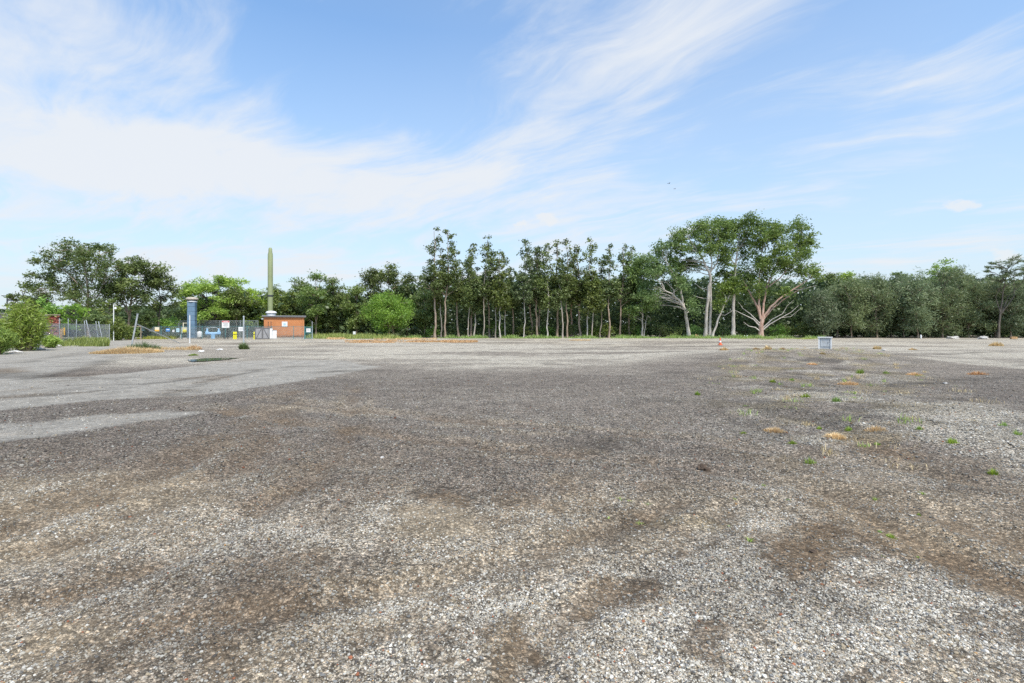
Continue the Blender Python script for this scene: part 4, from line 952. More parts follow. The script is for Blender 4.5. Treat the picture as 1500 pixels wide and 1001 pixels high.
for w_ in ((1181, 583, .30, 'g', 'largest fresh green weed, above the middle of the right rubble'), (1132, 560, .28, 'g', 'green weed at the left of the rubble patch'), (1160, 557, .24, 'g', 'dull green weed just right of another on the rubble'), (1022, 578, .18, 'g', 'lone small green weed left of the rubble patch'),
        (1160, 651, .14, 'g', 'small bright weed just below the reddish grass tuft'), (1186, 677, .14, 'g', 'small bright weed in the dark gravel near a dark clod'), (1089, 634, .10, 'g', 'tiny green sprout beside a dark rut'), (1305, 782, .085, 'g', 'leafy green seedling in the foreground gravel on the right'), (1289, 776, .05, 'g', 'tiny sprout just left of the leafy seedling'),
        (1155, 731, .055, 'g', 'tiny green seedling above the brown soil patch'), (1346, 753, .06, 'g', 'tiny seedling at the right among white pebbles'), (1345, 812, .04, 'g', 'nearest tiny seedling beside the right wheel rut'), (1347, 637, .14, 'g', 'small weed on the white rubble at right'), (1470, 628, .2, 'g', 'upright green weed near the right edge of the rubble'),
        (1395, 655, .16, 'g', 'pale green weed on the right slope'), (1455, 692, .12, 'g', 'small weed on the dark gravel at far right'), (1490, 645, .14, 'g', 'green weed at the very right edge'), (1285, 652, .12, 'g', 'tiny green weed right of the reddish tuft'), (1225, 595, .2, 'g', 'yellowish green weed below the middle dry tuft'), (1260, 548, .3, 'g', 'green weed behind the middle dry tuft'), (1298, 548, .3, 'g', 'pale weed on the back of the rubble'), (1200, 630, .12, 'g', 'short green weed left of the reddish tuft'), (1243, 632, .12, 'g', 'short green weed right beside the reddish tuft'),
        (1125, 523, .5, 'd', 'straw tuft at the far left of the rubble'), (1108, 520, .4, 'd', 'olive straw tuft behind the left rubble'), (1060, 514, .5, 'd', 'yellow straw tuft in front of the traffic cone'), (1146, 513, .45, 'd', 'thin straw tuft on the rubble crest left of the box'),
        (1190, 537, .34, 'r', 'pinkish dry tuft in front of the white box'), (1243, 563, .33, 'r', 'pinkish dry tuft in the middle of the rubble'), (1223, 641, .22, 'r', 'reddish dry grass tuft nearest on the rubble'), (1205, 529, .3, 'd', 'yellow weed tuft just below the white box'), (1285, 512, .6, 'd', 'tall yellow weed tuft right of the white box'),
        (1340, 550, .4, 'r', 'rusty patch of grass at the start of the right gravel'), (1432, 549, .4, 'r', 'rusty low grass patch in the right gravel'), (1136, 632, .22, 'r', 'flat rusty patch of dead grass left of the reddish tuft'), (1283, 634, .2, 'r', 'flat rusty patch right of the reddish tuft'), (1337, 513, .5, 'd', 'golden patch on the far right gravel'), (1460, 507, .8, 'd', 'long golden patch at the far right edge')):
    weed(*w_, group=WG if w_[3] == 'g' else DG)

def scatter_pts(poly, clumps, spread):
    P = GP(*poly)
    def fn(r, n):
        xs, ys = [p[0] for p in P], [p[1] for p in P]
        x = r.uniform(min(xs), max(xs), 4000); y = r.uniform(min(ys), max(ys), 4000)
        k = poly_sdf(x, y, P) < 0; x, y = x[k][:clumps], y[k][:clumps]
        i = r.integers(0, len(x), n); q = spread * (.4 + r.uniform(0, 1, len(x)) ** 2 * 1.4)[i]
        return np.stack([x[i] + r.normal(0, 1, n) * q, y[i] + r.normal(0, 1, n) * q], 1)
    return fn
RUB = ((1040, 545), (1110, 512), (1240, 508), (1330, 530), (1480, 600), (1480, 690), (1330, 690), (1180, 680), (1060, 620))
grass_obj('sparse_weeds', 2600, scatter_pts(RUB, 110, .07), .10, .009, .9, M['weed'], 41, 'scattered tiny green sprigs over the weedy rubble', 'weeds', kind='stuff')
grass_obj('sparse_weeds', 3200, scatter_pts(RUB, 90, .12), .12, .009, .9, M['dry'], 42, 'scattered wisps of straw over the weedy rubble', 'weeds', kind='stuff')
grass_obj('sparse_weeds', 260, scatter_pts(((700, 760), (1060, 700), (1500, 740), (1500, 860), (1300, 850)), 14, .012), .035, .006, .9, M['weed'], 43, 'a few tiny green sprouts among the near pebbles', 'weeds', kind='stuff')
# feathery wattle bushes beside the road
def wattle(name, label, px, py, top, hw, seed, n, dense=1.0, mat='wattle', lw=.06):
    X, Y = gp(px, py); s = Y / F; H = (py - top) * s; r = np.random.default_rng(seed); rr = random.Random(seed)
    t = thing(name, label, 'bush', (X, Y, gz(X, Y)), 0, 'roadside bushes')
    mb = MB(); C, V, D = [], [], []
    for k in range(n):
        a = rr.uniform(0, 6.283); q = rr.random() ** .6; l = H * (1.02 - .30 * q * q) * rr.uniform(.75, 1.05)
        e = Vector((math.cos(a) * hw * s * q, math.sin(a) * hw * s * q * .8, l * (1 - .22 * q)))
        p0 = Vector((e.x * .25, e.y * .25, 0)); mid = p0.lerp(e, .55) + Vector((0, 0, .1 * H))
        mb.tube([p0, mid, e], [.022, .014, .005], 4)
        m = int(46 * dense); u = r.uniform(.12, 1.04, m)[:, None]
        P0, Mi, E = np.array(p0), np.array(mid), np.array(e)
        c = (1 - u) ** 2 * P0 + 2 * u * (1 - u) * Mi + u * u * E + r.normal(0, 1, (m, 3)) * H * .055
        C.append(c); V.append(np.clip(r.normal(rr.uniform(.2, .75), .15, m), 0, 1))
    mb.build('stems', M['bark_brown'], t)
    v, f, var = leaf_cloud(np.concatenate(C), .34, lw, np.concatenate(V), .2, -.12, r)
    me = np_mesh('foliage', v, f, 4); set_attr(me, 'var', 'FLOAT', var)
    mobj('foliage', me, M[mat], t)
wattle('wattle_bush', 'big feathery green wattle bush beside the road at the left', 36, 514, 442, 33, 5, 260)
wattle('wattle_bush', 'feathery green bush cut by the left edge of the picture', -6, 520, 478, 24, 6, 90)
wattle('wattle_bush', 'low straggly weed bush at the foot of the red brick stack', 74, 510, 491, 15, 7, 50)
wattle('roadside_shrub', 'compact dark green shrub beside the road end', 171, 499, 466, 13, 8, 120, 1.6, 'olive', .15)
wattle('roadside_shrub', 'scrubby yellowish shrub right of the compact dark shrub', 190, 498, 477, 14, 9, 70, 1.0, 'olive', .12)

# ------------------------------------------------------------------ wire fences
def mesh_panel(p0, p1, h0, h1, z0, pitch=.075, r=.0035, mat=None, parent=None, sagtop=0.0):
    """diagonal wires between two points (local xy), woven both ways, plus selvedge wires"""
    p0, p1 = Vector(p0), Vector(p1); L = (p1 - p0).length; u = (p1 - p0) / L
    nrm = Vector((-u.y, u.x)); V, Fc = [], []
    def bar(a0, za, a1, zb, off):
        k = len(V)
        d = Vector((a1 - a0, zb - za)).normalized(); q = Vector((-d.y, d.x)) * r
        for (a, z) in ((a0, za), (a1, zb)):
            for s1, s2 in ((1, 1), (-1, 1), (-1, -1), (1, -1)):
                c = p0 + u * (a + q.x * s1) + nrm * (off + r * s2)
                V.append((c.x, c.y, z + q.y * s1))
        Fc.extend([(k + i, k + (i + 1) % 4, k + 4 + (i + 1) % 4, k + 4 + i) for i in range(4)])
    H = h0 - z0
    n = int((L + H) / (pitch * 1.414)) + 1
    for i in range(n):
        s = i * pitch * 1.414
        a0, a1 = s, s - H
        za, zb = z0, z0 + H
        if a0 > L: za += a0 - L; a0 = L
        if a1 < 0: zb += a1; a1 = 0
        if zb - za > .02:
            bar(a0, za, a1, zb, .004); bar(L - a0, za, L - a1, zb, -.004)
    bar(0, z0 + H, L, z0 + H, 0); bar(0, z0 + H * .5, L, z0 + H * .5, 0)
    me = np_mesh('wire_mesh', V, Fc, 4)
    o = mobj('wire_mesh', me, mat, parent); o['kind'] = 'stuff'
    return o

def wire_fence(name, label, pts, posts, mats, height, mesh_h, rail=True, pitch=.09, wire_r=.004):
    """pts: fence line vertices (X, Y); posts: list of (X, Y, height, leanx, leany)"""
    b = (pts[0][0], pts[0][1], gz(*pts[0]))
    t = thing(name, label, 'fence', b)
    for (x, y, h, lx, ly) in posts:
        z = gz(x, y) - b[2]
        MB().tube([(x - b[0], y - b[1], z - .1), (x - b[0] + lx, y - b[1] + ly, z + h)], .04, 8).build('post', mats[0], t)
    for a, c in zip(pts[:-1], pts[1:]):
        mesh_panel((a[0] - b[0], a[1] - b[1]), (c[0] - b[0], c[1] - b[1]), mesh_h, mesh_h, .05, pitch, wire_r, mats[1], t)
        if rail: MB().tube([(a[0] - b[0], a[1] - b[1], mesh_h + .02), (c[0] - b[0], c[1] - b[1], mesh_h + .02)], .022, 6).build('rail', mats[0], t)
    return t
def PY(px, Y): return ((px - HX) * Y / F, Y)

FL = [(-60, 34), (11, 41), (60, 49), (87, 53), (100, 55), (112, 57.5), (126, 60), (143, 63.5), (160, 67)]
fl = [PY(a, b) for a, b in FL]
wire_fence('wire_fence', 'sagging galvanised wire fence with leaning posts along the left roadside', fl,
           [(*p, 2.75, 0, 0) for p in fl[:6]] + [(*fl[6], 2.6, -.2, 0), (*PY(134.5, 61), 2.7, -.85, .2), (*PY(144.5, 63.5), 2.6, -.35, 0), (*PY(151, 65), 2.6, -.75, .2), (*fl[8], 2.3, .05, 0)], (M['galv'], M['wire']), 2.75, 2.2, rail=False, wire_r=.0038)
cf = [PY(a, b) for a, b in ((207, 88), (236, 85), (266, 84), (296, 83.5), (330, 83), (362, 82.5), (398, 82), (430, 82), (446, 82))]
wire_fence('compound_fence', 'dark green wire fence along the front of the pump compound', cf, [(*p, 2.15, 0, 0) for p in cf], (M['teal'], M['wire_dark']), 2.1, 2.05)
cb = [PY(a, b) for a, b in ((232, 97), (262, 96), (292, 95), (322, 94), (352, 93.5), (378, 93))]
wire_fence('compound_fence', 'taller grey wire fence along the back of the pump compound', cb, [(*p, 3.2, 0, 0) for p in cb], (M['galv'], M['wire_dark']), 3.2, 3.15, pitch=.07)

# posts left from a removed gate
X0, Y0 = gp(192, 508); zt = 3.05
t = thing('leaning_post', 'leaning galvanised fence post with a fallen diagonal brace by the road', 'fence post', (X0, Y0, gz(X0, Y0)))
MB().tube([(0, 0, -.2), (.62, 0, zt)], .07, 10).build('post', M['galv'], t)
e = gp(264, 504)
MB().tube([(.44, -.02, 2.15), (e[0] - X0, e[1] - Y0, .06)], .04, 8).build('brace', M['galv'], t)
MB().box((.62, 0, zt + .01), (.16, .16, .03)).build('cap', M['galv'], t)
for px, py, zt, rad, lab in ((278, 503, 3.2, .055, 'thin upright whitish post in front of the blue column'), (357, 511, 2.67, .06, 'upright galvanised post standing in weeds before the compound')):
    X, Y = gp(px, py)
    t = thing('upright_post', lab, 'fence post', (X, Y, gz(X, Y)))
    MB().tube([(0, 0, -.2), (0, 0, zt)], rad, 10).build('post', M['galv'] if px > 300 else M['white'], t)
    MB().lathe([(rad * 1.15, 0), (rad * 1.15, .03), (rad * .5, .06)], (0, 0, zt), 10).build('cap', M['galv'], t)
    MB().lathe([(.16, -.05), (.15, .04), (.1, .06)], (0, 0, 0), 10).build('footing', M['concrete'], t)

# ------------------------------------------------------------------ brick hut
def site(px, Y): X = (px - HX) * Y / F; return X, Y, face_cam(X, Y), (Y / F) * math.cos(face_cam(X, Y))
X, Y, th, s = site(416.5, 85)
wHut, hHut, dHut = 59 * s, 3.55, 4.2
t = thing('brick_hut', 'orange brick hut with flat grey roof and white wall sign', 'building', (X, Y, gz(X, Y)), th)
MB().box((0, dHut / 2, hHut / 2 - .1), (wHut, dHut, hHut + .2)).build('wall', M['brick'], t)
rf = MB().box((0, dHut / 2, hHut + .13), (wHut + .55, dHut + .6, .22)).build('roof', M['greydark'], t)
MB().box((0, -.32, hHut + .24), (wHut + .58, .04, .10)).build('flashing', M['greymetal'], rf)
v = MB(); v.lathe([(.70, 0), (.70, .30), (.62, .32), (.62, .42), (.86, .44), (.88, .56), (.72, .74), (.40, .84), (.05, .87)], (-wHut / 2 + 1.05, 1.6, hHut + .24), 20); v.build('roof_vent', M['white'], rf)
sg = MB().box((.05, -.03, 2.42), (.85, .04, .85)).build('wall_sign', M['white'], t)
MB().box((.05, -.055, 2.40), (.40, .012, .34)).build('sign_panel', M['signcyan'], sg)
MB().box((-wHut / 2 - .22, -.1, hHut - .28), (.30, .22, .12)).build('flood_light', M['white'], t)
MB().box((0, -.045, .05), (wHut + .1, .07, .3)).build('plinth', M['concrete'], t)
MB().tube([(wHut / 2 - .3, -.06, .1), (wHut / 2 - .3, -.06, hHut)], .045, 8).build('downpipe', M['brick'], t)

X, Y, th, s = site(396, 92)
t = thing('vent_stack', 'tall slim pale green vent stack rising behind the brick hut', 'vent stack', (X, Y, gz(X, Y)), 0)
hS = CAMH + (HY - 363) * Y / F; r0 = 3.9 * s
MB().lathe([(r0 * 1.0, 0), (r0 * 1.0, hS * .46)], (0, 0, 0), 24).build('lower_tube', M['stack'], t)
MB().lathe([(r0 * 1.0, hS * .475), (r0 * .99, hS - 1.25), (r0 * .74, hS - .75), (r0 * .70, hS - .2), (r0 * .45, hS)], (0, 0, 0), 24).build('upper_tube', M['stack'], t)
MB().lathe([(r0 * 1.04, hS * .457), (r0 * 1.09, hS * .462), (r0 * 1.09, hS * .472), (r0 * 1.04, hS * .477)], (0, 0, 0), 24).build('joint_band', M['darkmetal'], t)
MB().lathe([(r0 * 2.2, -.2), (r0 * 2.2, .35), (r0 * 1.9, .45)], (0, 0, 0), 20).build('base', M['concrete'], t)

# blue vent column with mushroom cap
X, Y, th, s = site(281.3, 85)
t = thing('vent_column', 'square blue-grey vent column with a rounded weathered cap', 'vent shaft', (X, Y, gz(X, Y)), th + math.radians(-17))
hC = CAMH + (HY - 443) * Y / F; w = 12.0 * s; nseg = 8
for k in range(nseg):
    z0, z1 = hC * k / nseg, hC * (k + 1) / nseg
    MB().box((0, 0, (z0 + z1) / 2), (w - (.0 if k % 2 else .025), w - (.0 if k % 2 else .025), z1 - z0 - .035), bevel=.06).build('panel', M['bluecol'], t)
MB().box((0, 0, hC / 2), (w - .10, w - .10, hC - .02)).build('core', M['darkmetal'], t)
MB().lathe([(w * .62, 0), (w * .66, .06), (w * .66, .16), (w * .60, .2)], (0, 0, hC), 24).build('collar', M['white'], t)
MB().lathe([(w * .55, .2), (w * .55, .38)], (0, 0, hC), 24).build('throat', M['darkmetal'], t)
MB().lathe([(w * .70, .36), (w * .80, .42), (w * .81, .56), (w * .70, .74), (w * .45, .82), (.02, .86)], (0, 0, hC), 28).build('cap', M['capstone'], t)
MB().box((0, 0, .02), (w + .9, w + .9, .3)).build('plinth', M['concrete'], t)

# blue pipework
X, Y, th, s = site(312, 86)
t = thing('pipe_manifold', 'light blue pipe manifold on a central pedestal between the column and sign', 'pipework', (X, Y, gz(X, Y)), th)
L = 10.5 * s
MB().tube([(-L, 0, .85), (L, 0, .85)], .26, 14).build('main_pipe', M['bluepipe'], t)
MB().box((0, 0, .34), (.62, .6, .9), bevel=.08).build('pedestal', M['bluepipe'], t)
for sx in (-1, 1):
    v = MB().lathe([(.30, .8), (.28, 1.15), (.16, 1.25), (.12, 1.6), (.05, 1.75)], (sx * (L - .2), 0, 0), 12).build('valve', M['bluepipe'], t)
    MB().tube([(sx * (L - .2) - .2, 0, 1.72), (sx * (L - .2) + .2, 0, 1.72)], .025, 6).build('handwheel', M['white'], v)
    MB().lathe([(.36, 0), (.36, .06)], (0, 0, 0), 12).build('flange', M['bluepipe'], t).matrix_local = __import__('mathutils').Matrix.Translation((sx * L, 0, .85)) @ __import__('mathutils').Matrix.Rotation(math.pi / 2, 4, 'Y')
    MB().box((sx * (L - .45), 0, .30), (.14, .3, .62)).build('support', M['greydark'], t)
MB().tube([(-.9, .3, .9), (-.9, .3, 1.9), (.5, .3, 1.9), (.75, .3, 1.6), (.75, .3, .9)], .04, 8).build('vent_pipe', M['galv'], t)

# cream machine and white tank beside the column
X, Y, th, s = site(270, 86)
t = thing('pump_set', 'cream pump machine on a white frame left of the blue column', 'machine', (X, Y, gz(X, Y)), th)
MB().box((0, 0, 1.45), (.95, .9, .95), bevel=.12).build('housing', M['offwhite'], t)
MB().lathe([(.05, 0), (.30, .05), (.30, .14), (.1, .18)], (0, 0, 0), 14).build('fan_cover', M['yellow'], t).matrix_local = __import__('mathutils').Matrix.Translation((.05, -.45, 1.25)) @ __import__('mathutils').Matrix.Rotation(math.pi / 2, 4, 'X')
MB().box((0, 0, .85), (1.2, .9, .16)).build('bed', M['darkmetal'], t)
for sx in (-1, 1):
    for sy in (-1, 1): MB().box((sx * .5, sy * .36, .38), (.09, .09, .8)).build('leg', M['white'], t)
MB().box((-.15, 0, 2.3), (.12, .12, .8)).build('exhaust', M['offwhite'], t)
MB().box((.25, 0, 2.62), (.9, .1, .1)).build('frame_bar', M['offwhite'], t)
X, Y, th, s = site(292.5, 86)
t = thing('white_tank', 'small white tank with fittings right of the blue column', 'tank', (X, Y, gz(X, Y)), th)
MB().lathe([(.40, .25), (.44, .32), (.44, .95), (.36, 1.15), (.12, 1.25)], (0, 0, 0), 16).build('tank_body', M['white'], t)
for sx in (-1, 1): MB().box((sx * .26, 0, .1), (.09, .4, .42)).build('foot', M['greydark'], t)
MB().tube([(0, 0, 1.2), (0, 0, 1.42), (-.2, 0, 1.5)], .06, 8).build('inlet', M['darkmetal'], t)

# site signs
X, Y, th, s = site(330.5, 81.5)
t = thing('warning_sign', 'white sign board with a red heading on dark posts before the compound', 'sign', (X, Y, gz(X, Y)), th)
MB().box((0, 0, 2.38), (1.05, .05, 1.10)).build('board', M['white'], t)
MB().box((0, -.033, 2.80), (1.0, .012, .22)).build('red_band', M['red'], t)
for k, wl in enumerate((.74, .6, .7, .5)): MB().box((0, -.031, 2.52 - k * .15), (wl, .008, .045)).build('text_line', M['greydark'], t)
MB().box((0, -.041, 2.80), (.62, .006, .07)).build('heading_text', M['white'], t)
for sx in (-.02, .5): MB().tube([(sx - .2, .05, -.1), (sx - .2, .05, 2.7)], .05, 8).build('post', M['darkmetal'], t)
X, Y, th, s = site(353, 81.6)
t = thing('small_sign', 'small white notice on a grey stand between the yellow bollards', 'sign', (X, Y, gz(X, Y)), th)
MB().box((0, 0, 1.62), (.72, .04, .66)).build('board', M['white'], t)
for sx in (-.25, .25): MB().box((sx, .04, .75), (.07, .05, 1.6)).build('leg', M['greymetal'], t)
for k in range(2): MB().box((0, -.026, 1.7 - k * .2), (.45, .008, .05)).build('text_line', M['greymetal'], t)
for px, py, wd, hg, m_, lab in ((210, 482, .50, .62, 'signcyan', 'pale blue notice at the left end of the compound fence'), (221.6, 482.6, .72, .68, 'white', 'plain white notice on the compound fence'), (230, 482.6, .62, .68, 'offwhite', 'cream notice with yellow foot on the compound fence'), (246, 483.6, .55, .5, 'signblue', 'blue notice on the compound fence'), (254, 485, .28, .35, 'white', 'tiny white notice right of the blue one'), (260.5, 484, .42, .6, 'signcyan', 'pale teal notice nearest the cream machine'), (451.8, 484, .62, .58, 'white', 'white notice on the teal gate')):
    X, Y, th, s = site(px, 81.4 if px > 440 else (86.4 if px < 225 else 83.6))
    o = thing('fence_notice', lab, 'sign', (X, Y, gz(X, Y)), th, 'notices hung on the compound fence')
    zc = CAMH + (HY - py) * Y / F
    bd = MB().box((0, -.03, zc), (wd, .03, hg)).build('board', M[m_], o)
    if m_ == 'offwhite': MB().box((0, -.052, zc - hg * .3), (wd * .94, .012, hg * .34)).build('foot_band', M['orangey'], o)
    elif m_ != 'signblue':
        for k in range(2): MB().box((0, -.05, zc + hg * (.18 - .3 * k)), (wd * .6, .008, hg * .1)).build('text_line', M['greymetal'], o)
    else: MB().box((0, -.05, zc + .05), (wd * .7, .008, hg * .25)).build('text_line', M['white'], o)
    MB().box((0, .02, zc), (.03, .05, hg * .9)).build('bracket', M['darkmetal'], o)

# bollards
for px, lab in ((342.7, 'left one of the pair of yellow bollards beside the sign'), (345.6, 'right one of the pair of yellow bollards beside the sign'), (372.6, 'single yellow bollard at the grey gates')):
    X, Y, th, s = site(px, 82.0 if px < 350 else 81.5)
    t = thing('bollard', lab, 'bollard', (X, Y, gz(X, Y)), 0, 'yellow bollards in the compound')
    MB().lathe([(.135, -.1), (.135, 1.08), (.11, 1.16), (.03, 1.19)], (0, 0, 0), 14).build('post', M['yellow'], t)
    MB().lathe([(.138, .72), (.138, .82)], (0, 0, 0), 14).build('band', M['darkmetal'], t)

# grey gates and cabinets
X, Y, th, s = site(384.5, 81.6)
wG, hG = 21.5 * s, 1.92
t = thing('gate_enclosure', 'grey sheet-metal double gate enclosure with diagonal braces', 'gate', (X, Y, gz(X, Y)), th)
for sx in (-1, 1):
    lf = MB().box((sx * wG / 4, 0, hG / 2), (wG / 2 - .04, .05, hG - .1)).build('gate_leaf', M['greymetal'], t)
    for zz in (.12, hG - .12): MB().box((sx * wG / 4, -.05, zz), (wG / 2 - .06, .05, .09)).build('frame_rail', M['greydark'], lf)
    for dx in (-wG / 4 + .07, wG / 4 - .07): MB().box((sx * wG / 4 + dx, -.05, hG / 2), (.08, .05, hG - .3)).build('frame_stile', M['greydark'], lf)
    for k in range(4): MB().box((sx * wG / 4 - wG / 4 + .25 + k * wG / 2 / 4.6, -.032, hG / 2), (.03, .016, hG - .34)).build('rib', M['greymetal'], lf)
    a = math.atan2(hG - .35, wG / 2 - .3)
    MB().box((sx * wG / 4, -.085, hG / 2), (math.hypot(hG - .35, wG / 2 - .3), .03, .07), ry=a * sx).build('brace', M['greydark'], lf)
for sx in (-1, 0, 1): MB().box((sx * wG / 2, .07, hG / 2 + .03), (.10, .09, hG + .15)).build('gate_post', M['greydark'], t)
for sx in (-1, 1): MB().box((sx * wG / 2, 1.0, hG / 2), (.05, 1.75, hG - .12)).build('side_panel', M['greymetal'], t)
for px, wd, hg, m_, lab in ((397.2, .42, 1.75, 'greymetal', 'narrow grey-white electrical cabinet beside the gates'), (402.2, .62, 1.42, 'white', 'white electrical cabinet in front of the brick hut')):
    X, Y, th, s = site(px, 81.8)
    t = thing('electrical_cabinet', lab, 'cabinet', (X, Y, gz(X, Y)), th, 'electrical cabinets')
    MB().box((0, .2, hg / 2 + .05), (wd, .42, hg - .1), bevel=.02).build('case', M['white'], t)
    d_ = MB().box((0, -.025, hg / 2 + .05), (wd - .08, .03, hg - .25)).build('door', M[m_] if m_ == 'white' else M['white'], t)
    MB().box((wd / 2 - .1, -.05, hg / 2), (.03, .03, .14)).build('handle', M['darkmetal'], d_)
    MB().box((0, .2, hg + .03), (wd + .08, .5, .05)).build('lid', M['greymetal'], t)
    MB().box((0, .2, -.02), (wd + .1, .5, .14)).build('plinth', M['concrete'], t)
for k, px in enumerate((393, 397)):
    X, Y, th, s = site(px, 83.6)
    tag(MB().tube([(X, Y, 0), (X, Y, 2.75)], .035, 8).lathe([(.07, 2.70), (.09, 2.76), (.03, 2.84)], (X, Y, 0), 8).build('conduit_pole', M['darkmetal']), ('left' if k == 0 else 'right') + ' one of two thin dark conduit poles behind the gates', 'pole', 'conduit poles')

# teal gate at the right of the hut
X, Y, th, s = site(452, 82)
wT = 11 * s
t = thing('teal_gate', 'teal framed wire gate right of the brick hut', 'gate', (X, Y, gz(X, Y)), th)
for sx in (-1, 1): MB().tube([(sx * wT / 2, 0, -.1), (sx * wT / 2, 0, 2.0)], .07, 8).build('post', M['teal'], t)
for zz in (.15, 1.1, 1.95): MB().tube([(-wT / 2, 0, zz), (wT / 2, 0, zz)], .035, 6).build('rail', M['teal'], t)
mesh_panel((-wT / 2, 0), (wT / 2, 0), 1.95, 1.95, .15, .06, .005, M['teal'], t)
X, Y, th, s = site(457.3, 81)
tag(MB().tube([(X, Y, -.1), (X, Y, 2.75)], .05, 8).lathe([(.06, 2.75), (.06, 2.79), (.02, 2.82)], (X, Y, 0), 8).build('gate_post', M['galv']), 'tall pale galvanised post at the right end of the compound', 'fence post')

# ------------------------------------------------------------------ left roadside: wall, brick stack, lamp pole, markers
a, b = Vector(PY(-90, 42)), Vector(PY(70, 58)); u = (b - a).normalized(); ang = math.atan2(u.y, u.x); Lw = (b - a).length
t = thing('masonry_wall', 'weathered brown rendered wall behind the wattle bush', 'wall', (a.x, a.y, 0), ang)
MB().box((Lw / 2, 0, 1.5), (Lw, .3, 3.2)).build('wall_panel', M['render'], t)
MB().box((Lw / 2, 0, 3.15), (Lw + .1, .42, .12)).build('coping', M['concrete'], t)
X, Y, th, s = site(77.5, 58)
t = thing('brick_stack', 'tall stack of broken red bricks at the end of the rendered wall', 'brick stack', (X, Y, gz(X, Y)), th)
rr = random.Random(4); mb = MB(); wS = 19 * s
for row in range(30):
    x = -wS / 2 + rr.uniform(-.1, .1)
    while x < wS / 2:
        for dpt in (0, 1, 2):
            if rr.random() < .07: continue
            mb.box((x + rr.uniform(-.02, .02), dpt * .24 + rr.uniform(-.1, .08), .06 + row * .104), (.22, .21, .088), rr.gauss(0, .16), rr.gauss(0, .05))
        x += .245
o = mb.build('bricks', M['redbrick'], t); o['kind'] = 'stuff'
for zz in (.95, 2.05): MB().box((0, -.22, zz), (wS + .1, .04, .07)).build('strap', M['timber'], t)
MB().box((0, .3, 3.24), (wS + .2, 1.0, .1)).build('pallet_top', M['timber'], t)
X, Y, th, s = site(91, 54)
t = thing('marker_post', 'short marker post with yellow face beside the red brick stack', 'marker', (X, Y, gz(X, Y)), th)
MB().box((-.08, 0, .8), (.22, .10, 1.7)).build('post', M['log'], t)
MB().box((.14, -.04, 1.38), (.17, .05, .78)).build('yellow_face', M['orangey'], t)

X, Y, th, s = site(166.5, 72)
hP = CAMH + (HY - 447) * Y / F
t = thing('lamp_pole', 'slim white pole with a small lamp above the roadside shrub', 'lamp pole', (X, Y, gz(X, Y)), th)
MB().tube([(0, 0, -.1), (0, 0, hP)], .06, 10).build('pole', M['white'], t)
MB().box((.16, 0, hP), (.42, .08, .07)).build('arm', M['white'], t)
MB().lathe([(.03, .12), (.12, .08), (.15, -.06), (.13, -.14)], (.2, 0, hP - .42), 12).build('lamp_head', M['white'], t)
MB().tube([(.2, 0, hP - .3), (.2, 0, hP)], .02, 6).build('drop_rod', M['galv'], t)

X, Y, th, s = site(189, 80)
t = thing('timber_fence', 'low weathered timber rail fence behind the leaning post', 'fence', (X, Y, gz(X, Y)), th)
for x in (-1.1, -.2, .75, 1.5): MB().box((x, 0, 1.05), (.12, .12, 2.2)).build('post', M['timber'], t)
for zz in (1.15, 2.05): MB().box((.1, -.09, zz), (3.2, .05, .14)).build('rail', M['timber'], t)

# far house and power pole at the left edge
X, Y, th, s = site(-12, 130)
t = thing('white_house', 'white house with grey roof at the far left edge', 'house', (X, Y, 0), th)
MB().box((0, 4, 2.6), (7, 8, 5.4)).build('wall', M['white'], t)
mb = MB(); mb.add([(-3.9, -.5, 5.25), (3.9, -.5, 5.25), (3.9, 8.5, 5.25), (-3.9, 8.5, 5.25), (-3.9, 4, 6.9), (3.9, 4, 6.9)], [(0, 1, 5, 4), (3, 4, 5, 2), (0, 4, 3), (1, 2, 5), (0, 3, 2, 1)]); mb.build('roof', M['roofgrey'], t)
MB().box((4.0, 4.5, 5.1), (2.0, 3, 8.4)).build('upper_storey', M['white'], t)
MB().box((4.0, 4.5, 9.4), (2.4, 3.4, .25)).build('upper_roof', M['roofgrey'], t)
for x, zz in ((-1.5, 3.6), (1.4, 3.6), (3.8, 7.4)):
    f_ = MB().box((x, -.02 if x < 3 else 2.98, zz), (1.1, .06, 1.3)).build('window', M['white'], t)
    MB().box((x, -.06 if x < 3 else 2.94, zz), (.92, .04, 1.1)).build('pane', M['glass'], f_)
X, Y, th, s = site(10.5, 110)
hP = CAMH + (HY - 431) * Y / F
t = thing('power_pole', 'dark timber power pole with a crossarm at the far left', 'power pole', (X, Y, 0), th)
MB().tube([(0, 0, -.2), (0, 0, hP)], [.16, .11], 8).build('pole', M['darkmetal'], t)
MB().box((.2, 0, hP - .4), (2.2, .12, .14)).build('crossarm', M['darkmetal'], t)
for x in (-.7, .5, 1.1): MB().lathe([(.05, 0), (.07, .08), (.04, .2)], (x, 0, hP - .33), 8).build('insulator', M['white'], t)
p1 = at(13, 432.6, 110); p2 = at(92, 438.5, 112)
mb = MB(); mb.tube([p1.lerp(p2, k / 8) - Vector((0, 0, .35 * math.sin(math.pi * k / 8))) for k in range(9)], .028, 5)
tag(mb.build('power_cable', M['darkmetal']), 'single cable running right from the far power pole', 'cable')

